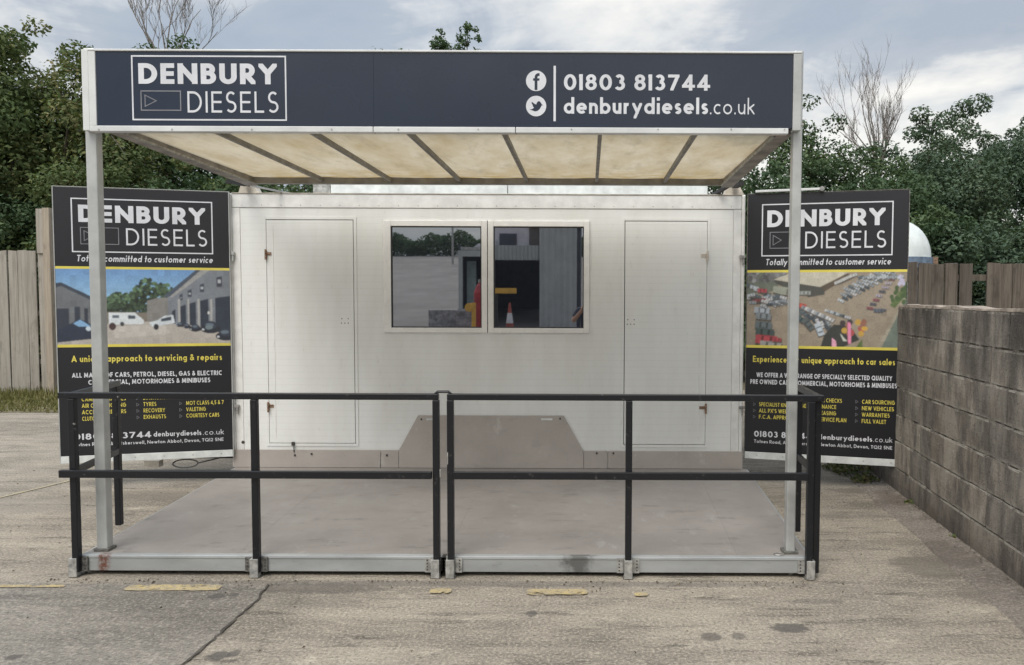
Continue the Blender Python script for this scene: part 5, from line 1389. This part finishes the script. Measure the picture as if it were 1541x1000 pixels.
# ------------------------------------------------------------------ sign boards hinged to the cabin ends
def sign_board(pl, pr, label, side):
    """pl, pr: foot points of the left and right edge"""
    W = (pr - pl).length; ang = math.atan2(pr.y - pl.y, pr.x - pl.x)
    root = empty('sign_board', (pl.x, pl.y, 0), ang); tag(root, label, 'sign')
    z0, z1 = pl.z, 2.545; H = z1 - z0
    X = lambda u: u * W
    Z = lambda v: z1 - v * H
    MB().box(0, W, 0, .03, Z(.974) + .001, z1).build('board', M['black_sign'], root, bevel=.002)
    MB().box(.0, W, -.004, .034, z0, Z(.974)).build('foot_strip', M['strip_white'], root, bevel=.002)
    ed = MB().box(-.008, -.001, -.002, .032, z0, z1 + .003).box(W + .001, W + .008, -.002, .032, z0, z1 + .003).box(-.008, W + .008, -.002, .032, z1 + .0035, z1 + .009)
    ed.build('edge_trim', M['galv_dark'] if side > 0 else M['post'], root)
    y = -.0012
    # picture between two yellow lines
    for a, b in ((.283, .292), (.566, .576)): MB().quad((0, y, Z(b)), (W, y, Z(b)), (W, y, Z(a)), (0, y, Z(a))).build('yellow_stripe', M['print_yellow'], root)
    picture('printed_photo', yard_picture() if side < 0 else lot_picture(), .001, W - .001, Z(.566), Z(.292), y, root)
    m = MB()
    lx = (.095, .905) if side < 0 else (.09, .91)
    add_outline(m, X(lx[0]), X(lx[1]), Z(.232), Z(.037), .010, y)
    add_text(m, 'DENBURY', X(.135 if side < 0 else .125), X(.862), Z(.123), .062 * H, w=.225, track=.13, y=y)
    add_text(m, 'DIESELS', X(.40 if side < 0 else .37), X(.87), Z(.204), .062 * H, w=.105, track=.20, y=y)
    m.build('logo_lettering', M['print_white'], root)
    m = MB(); add_outline(m, X(.143), X(.36 if side < 0 else .335), Z(.203), Z(.141), .006, y); add_tri(m, X(.163), X(.222), Z(.192), Z(.152), .005, y)
    m.build('logo_box', M['print_grey'], root)
    m = MB()
    add_text(m, 'Totally committed to customer service', X(.118), X(.90), Z(.265), .0235 * H, w=.16, track=.14, y=y, shear=.16)
    wl_, yl_ = MB(), MB()
    if side < 0:
        add_text(yl_, 'A unique approach to servicing & repairs', X(.075), X(.945), Z(.630), .0235 * H, w=.185, track=.15, y=y)
        add_text(m, 'ALL MAKES OF CARS, PETROL, DIESEL, GAS & ELECTRIC', X(.075), X(.944), Z(.687), .0175 * H, w=.205, track=.15, y=y)
        add_text(m, 'COMMERCIAL, MOTORHOMES & MINIBUSES', X(.165), X(.872), Z(.7135), .0175 * H, w=.205, track=.15, y=y)
        lists = [(.125, .085, [('CAMBELT CHANGES', .375), ('AIR CONDITIONING', .375), ('ACCIDENT REPAIRS', .375), ('CLUTCHES', .235)]),
                 (.475, .435, [('DIAGNOSTICS', .63), ('TYRES', .55), ('RECOVERY', .60), ('EXHAUSTS', .605)]),
                 (.725, .685, [None, ('MOT CLASS 4,5 & 7', .95), ('VALETING', .842), ('COURTESY CARS', .922)])]
    else:
        add_text(yl_, 'Experience our unique approach to car sales', X(.045), X(.94), Z(.630), .0235 * H, w=.185, track=.15, y=y)
        add_text(m, 'WE OFFER A WIDE RANGE OF SPECIALLY SELECTED QUALITY', X(.07), X(.925), Z(.687), .0175 * H, w=.205, track=.15, y=y)
        add_text(m, 'PRE OWNED CARS, COMMERCIAL, MOTORHOMES & MINIBUSES', X(.03), X(.955), Z(.7135), .0175 * H, w=.205, track=.15, y=y)
        lists = [(.09, .052, [None, ('SPECIALIST KNOWLEDGE', .395), ("ALL PX'S WELCOME", .36), ('F.C.A. APPROVED', .345)]),
                 (.475, .44, [('HPI CHECKS', .62), ('FINANCE', .585), ('LEASING', .585), ('SERVICE PLAN', .65)]),
                 (.745, .705, [('CAR SOURCING', .945), ('NEW VEHICLES', .94), ('WARRANTIES', .915), ('FULL VALET', .895)])]
    tr = MB()
    for tx, gx_, rows in lists:
        for r, it in enumerate(rows):
            if not it: continue
            vb = .774 + r * .0238
            add_text(yl_, it[0], X(tx), X(it[1]), Z(vb), .0150 * H, w=.17, track=.15, y=y)
            add_tri(tr, X(gx_), X(gx_) + .022, Z(vb), Z(vb - .013), .0022, y)
    if side < 0:
        add_text(m, '01803 813744', X(.075), X(.515), Z(.915), .0225 * H, w=.185, track=.15, y=y)
        add_text(m, 'denburydiesels', X(.53), X(.812), Z(.913), .019 * H, w=.175, track=.13, y=y)
        add_text(wl_, '.co.uk', X(.822), X(.948), Z(.913), .019 * H, w=.10, track=.18, y=y)
        add_text(m, 'Totnes Road, Abbotskerswell, Newton Abbot, Devon, TQ12 5NE', X(.075), X(.945), Z(.9385), .0125 * H, w=.16, track=.15, y=y)
    else:
        add_text(m, '01803 813744', X(.06), X(.43), Z(.915), .0225 * H, w=.185, track=.15, y=y)
        add_text(m, 'denburydiesels', X(.475), X(.812), Z(.913), .019 * H, w=.175, track=.13, y=y)
        add_text(wl_, '.co.uk', X(.82), X(.935), Z(.913), .019 * H, w=.10, track=.18, y=y)
        add_text(m, 'Totnes Road, Abbotskerswell, Newton Abbot, Devon, TQ12 5NE', X(.06), X(.935), Z(.9385), .0125 * H, w=.16, track=.15, y=y)
    for q in wl_.f: m.f.append(tuple(i + len(m.v) for i in q))
    m.v += wl_.v
    m.build('white_lettering', M['print_white'], root)
    yl_.build('yellow_lettering', M['print_yellow'], root)
    tr.build('arrow_marks', M['print_grey'], root)
    rv = MB()
    for i in range(6): x = W * (.08 + .17 * i); rv.box(x - .004, x + .004, -.006, -.004, (z0 + Z(.974)) / 2 - .004, (z0 + Z(.974)) / 2 + .004)
    rv.build('rivet', M['steel'], root)['kind'] = 'stuff'
    return root, W, z1
pr_ = U(350, 690, 6.56); pl_ = U(87.5, 700, 6.24); pl_.z = .222
pL = Vector((U(86, 500, 6.24).x, 6.24, .222)); pR = Vector((U(347, 500, 6.555).x, 6.555, .222))
b1, W1_, zt_ = sign_board(pL, pR, 'black sign board with a picture of workshop units, hinged left of the cabin', -1)
pL = Vector((U(1122, 500, 6.565).x + .008, 6.565, .222)); pR = Vector((U(1363, 500, 6.24).x, 6.24, .222))
b2, W2_, zt_ = sign_board(pL, pR, 'black sign board with an aerial picture of parked cars, hinged right of the cabin', 1)
# white stay lying along the top of the right board
st = MB(); st.bar((.06, -.01, zt_ + .024), (W2_ * .47, -.01, zt_ + .03), .022, .020); st.build('stay_bar', M['fascia_white'], b2, bevel=.003)
MB().tube([(W2_ * .47 + .0, -.03, zt_ + .03), (W2_ * .47, .01, zt_ + .03)], .020, 12).build('stay_eye', M['steel'], b2)

# ------------------------------------------------------------------ behind the camera: what the cabin windows mirror
def VZ(px, py, Yv):            # virtual image depth Yv behind the glass -> real point behind the camera
    p = U(px, py, Yv); return Vector((p.x, 2 * KY - Yv, p.z))
M['clad'] = plain('grey_cladding', (0.42, 0.44, 0.44), 0.5, 0.1, var=0.06, scale=3)
M['office'] = plain('white_render', (0.62, 0.60, 0.66), 0.6, var=0.06)
M['dark_room'] = plain('dark_interior', (0.055, 0.06, 0.075), 0.8)
wy = 2 * KY - 20.0; gw = gz(wy)
wk = empty('workshop', (VZ(760, 430, 20).x, wy, 0)); WO = Vector(wk.location)
tag(wk, 'grey corrugated workshop with an open bay, mirrored in the cabin windows', 'building')
def WB(m, n, mat_, bev=0.0):
    m.v = [tuple(Vector(v) - WO) for v in m.v]; return m.build(n, mat_, wk, bevel=bev)
vx = lambda px: VZ(px, 430, 20).x
vz = lambda py: VZ(760, py, 20).z
def corr(x0, x1, z0, z1, y, pitch=.16):
    m = MB(); n = int((x1 - x0) / pitch * 2)
    xs2 = [x0 + (x1 - x0) * i / n for i in range(n + 1)]
    for i in range(n):
        d0, d1 = (0 if i % 2 else .05), (0 if (i + 1) % 2 else .05)
        m.quad((xs2[i + 1], y + d1, z0), (xs2[i], y + d0, z0), (xs2[i], y + d0, z1), (xs2[i + 1], y + d1, z1))
    return m
WB(corr(vx(812), vx(868), gw - .3, 5.4, wy), 'corrugated_wall', M['clad'])
WB(corr(vx(745), vx(811.5), vz(391), vz(369), wy - .02, .1), 'corrugated_wall', M['clad'])
WB(MB().box(vx(692), vx(812), wy - 4, wy - 3.9, gw - .5, 3.2).box(vx(692) - .05, vx(692), wy - 4, wy - .1, gw - .5, 3.0).box(vx(868), vx(868) + .1, wy - 4, wy - .1, gw - .5, 5.2), 'inner_wall', M['dark_room'])
WB(MB().box(vx(689), vx(744.5), wy - .1, wy, vz(386), vz(377)), 'lintel', M['clad'])
WB(MB().box(vx(690), vx(696), wy - .1, wy, gw - .3, vz(386)), 'pillar', M['clad'])
WB(MB().box(vx(738), vx(745), wy - .12, wy - .01, gw - .3, vz(386)), 'pillar', M['dark_room'])
WB(MB().box(vx(699), vx(713), wy - .5, wy - .4, gw + .3, vz(392)), 'pale_door', plain('pale_teal', (0.28, 0.36, 0.36), .6))
WB(MB().box(vx(690), vx(868), wy - 4, wy - .12, vz(376), vz(376) + .08), 'roof_slab', M['galv'])
WB(MB().box(vx(735), vx(812), wy - 3, wy - .3, vz(368), 5.2), 'upper_storey', M['office'])
WB(MB().box(vx(750), vx(776), wy - .3, wy - .26, vz(370), vz(350)), 'upper_window', M['dark_room'])
WB(MB().box(vx(795), vx(810), wy - .3, wy - .25, vz(372), 5.2), 'upper_shutter', plain('brown_shutter', (0.12, .10, .09), .6))
WB(MB().box(vx(689), vx(745), wy - .1, wy + .05, gw - .3, vz(464)), 'low_wall', plain('pale_low_wall', (.30, .31, .32), .8))
WB(MB().prism([(vx(705), vz(377)), (vx(745), vz(377)), (vx(745), vz(360)), (vx(718), vz(366))], wy - 3, wy - .2), 'gable', M['office'])
# slope-side wall, barrier, cone, bollard
rw = MB(); a = VZ(645, 490, 18); b_ = VZ(712, 490, 17)
rw.box(a.x, b_.x, a.y - .3, a.y, gz(a.y) - .3, VZ(660, 466, 18).z)
tag(rw.build('retaining_wall', plain('pale_retaining_wall', (.28, .28, .30), .85, var=.3, scale=8)), 'low pale wall mirrored in the left window pane', 'wall')
ba = empty('barrier', (VZ(713, 480, 17).x, 2 * KY - 17, 0)); tag(ba, 'yellow barrier post with round head mirrored in the left window', 'barrier')
yel = plain('yellow_steel', (.62, .36, .06), .5)
p0, p1 = VZ(713, 500, 17), VZ(713, 455, 17)
MB().tube([(0, 0, gz(p0.y) - .1), (0, 0, p1.z)], .05, 10).build('post', yel, ba)
MB().tube([(-.10, -.05, VZ(706, 462, 17).z), (-.10, .05, VZ(706, 462, 17).z)], .1, 14).build('round_head', yel, ba)
ar = empty('boom_barrier', (VZ(745, 437, 16.5).x, 2 * KY - 16.5, 0)); tag(ar, 'short yellow barrier arm mirrored in the right window', 'barrier')
p0, p1 = VZ(744, 441, 16.5), VZ(776, 433, 16.5)
MB().box(0, p1.x - p0.x, -.03, .03, p0.z, p1.z).build('arm', yel, ar); MB().box(0.0, .06, -.02, .02, gz(ar.location.y), p0.z).build('support', M['dark_under'], ar)
cn = empty('traffic_cone', (VZ(767, 480, 19).x, 2 * KY - 19, gz(2 * KY - 19))); tag(cn, 'orange traffic cone with white band mirrored in the right window', 'cone')
org = plain('orange_plastic', (.34, .07, .05), .5); g0 = cn.location.z
hc = VZ(767, 455, 19).z - g0
MB().box(-.18, .18, -.18, .18, 0, .04).build('base', org, cn)
MB().tube([(0, 0, .04), (0, 0, hc * .4)], [.13, .09], 14).tube([(0, 0, hc * .7), (0, 0, hc)], [.055, .025], 14).build('cone', org, cn)
MB().tube([(0, 0, hc * .4), (0, 0, hc * .7)], [.091, .056], 14).build('band', M['print_white'], cn)
rd = empty('gas_cylinder', (VZ(722, 460, 17.6).x, 2 * KY - 17.6, gz(2 * KY - 17.6))); tag(rd, 'tall red cylinder mirrored at the right edge of the left window', 'cylinder')
zz1 = VZ(722, 425, 17.6).z - rd.location.z
MB().tube([(0, 0, 0), (0, 0, zz1 * .85), (0, 0, zz1 * .95), (0, 0, zz1)], [.14, .14, .08, .03], 14).build('body', plain('red_steel', (.35, .03, .04), .45), rd)
MB().tube([(0, 0, zz1), (0, 0, zz1 + .08)], .04, 10).build('valve', M['steel'], rd)
# hedge on the crest (one far mass) and a lamp pole
rng = np.random.default_rng(77); n = 26000
hx = rng.uniform(-34, 8, n); top_h = 1.25 + .22 * np.sin(hx * 1.3) + .18 * np.sin(hx * 3.1 + 1)
hp = np.stack([hx, -34.5 + rng.uniform(-1.2, 1.2, n), gz(-34.5) + rng.uniform(0, 1, n) ** .8 * top_h], 1)
hn = rng.normal(size=(n, 3)) * .6 + np.array([0, .5, .5]); hn /= np.linalg.norm(hn, axis=1)[:, None]
tag(mesh_obj('far_hedge', leaves_mesh('far_hedge', hp, hn, rng.uniform(.08, .16, n), rng.uniform(.1, .7, n), M['leaf_b']), None), 'dark hedge along the top of the slope, mirrored in the left window', 'hedge', kind='stuff')
p = VZ(681, 350, 40)
lp = empty('lamp_pole', (p.x, p.y, gz(p.y))); tag(lp, 'thin grey pole on the slope mirrored in the left window', 'pole')
MB().tube([(0, 0, 0), (0, 0, 7)], [.06, .04], 8).build('pole', M['galv'], lp)

# ------------------------------------------------------------------ the photographer, seen only as a mirrored elbow
def person(x, y):
    root = empty('person', (x, y, 0)); tag(root, 'person in dark blue clothes holding up a phone, mirrored at the window edge', 'person')
    def skin(name, verts, edges, radii, mat_, sub=1):
        me = bpy.data.meshes.new(name); me.from_pydata(verts, edges, []); me.update(); me.materials.append(mat_)
        o = link(bpy.data.objects.new(name, me), root)
        s = o.modifiers.new('skin', 'SKIN'); s.use_smooth_shade = True
        for i, r in enumerate(radii): me.skin_vertices[0].data[i].radius = r if isinstance(r, tuple) else (r, r)
        me.skin_vertices[0].data[0].use_root = True
        b = o.modifiers.new('sub', 'SUBSURF'); b.levels = sub; b.render_levels = sub
        return o
    skm = plain('skin', (.42, .25, .18), .5, var=.05); top = plain('navy_clothes', (.02, .025, .05), .8); jn = plain('blue_jeans', (.04, .055, .10), .85)
    V_ = [(0, 0, .95), (0, 0, 1.15), (0, 0, 1.38), (0, 0, 1.48), (0, .01, 1.53), (0, .02, 1.63), (0, .01, 1.73),
          (-.19, 0, 1.40), (-.30, .08, 1.20), (-.14, .27, 1.40), (-.08, .33, 1.50), (.19, 0, 1.40), (.30, .08, 1.20), (.14, .27, 1.40), (.08, .33, 1.50),
          (-.10, 0, .88), (-.12, .02, .50), (-.13, 0, .09), (-.13, .14, .04), (.10, 0, .88), (.12, .02, .50), (.13, 0, .09), (.13, .14, .04)]
    E_ = [(0, 1), (1, 2), (2, 3), (3, 4), (4, 5), (5, 6), (2, 7), (7, 8), (8, 9), (9, 10), (2, 11), (11, 12), (12, 13), (13, 14), (0, 15), (15, 16), (16, 17), (17, 18), (0, 19), (19, 20), (20, 21), (21, 22)]
    rad = [(.15, .11), (.14, .10), (.17, .11), .06, .058, (.078, .095), (.06, .07), .065, .047, .033, .03, .065, .047, .033, .03, .085, .058, .042, .035, .085, .058, .042, .035]
    skin('body', V_, E_, rad, skm, 2)
    jt = [V_[0], (0, 0, 1.15), (0, 0, 1.36), (-.19, 0, 1.40), (-.28, .06, 1.24), (.19, 0, 1.40), (.28, .06, 1.24)]
    skin('jacket', jt, [(0, 1), (1, 2), (2, 3), (3, 4), (2, 5), (5, 6)], [(.175, .13), (.165, .12), (.19, .125), .078, .062, .078, .062], top, 2)
    skin('trousers', [(0, 0, .97), (-.10, 0, .88), (-.12, .02, .50), (-.13, 0, .12), (.10, 0, .88), (.12, .02, .50), (.13, 0, .12)], [(0, 1), (1, 2), (2, 3), (0, 4), (4, 5), (5, 6)], [(.17, .125), .098, .072, .062, .098, .072, .062], jn, 2)
    skin('hair', [(0, -.02, 1.66), (0, -.01, 1.735)], [(0, 1)], [(.085, .10), (.07, .08)], M['bark'], 2)
    MB().box(-.078, .078, .345, .354, 1.47, 1.56).build('phone', M['gasket'], root, bevel=.004)
    for s in (-1, 1):
        for k in range(4):
            MB().tube([(s * (.085), .33, 1.52 - k * .018), (s * .083, .352, 1.522 - k * .018), (s * .070, .361, 1.522 - k * .018)], [.009, .008, .007], 6).build('finger', skm, root)
        MB().tube([(s * .075, .32, 1.47), (s * .062, .335, 1.50), (s * .05, .340, 1.515)], [.010, .009, .008], 6).build('thumb', skm, root)
        MB().box(s * .13 - .045, s * .13 + .045, -.06, .20, 0, .07).build('shoe', M['gasket'], root, bevel=.02)
person(0.05, -0.45)
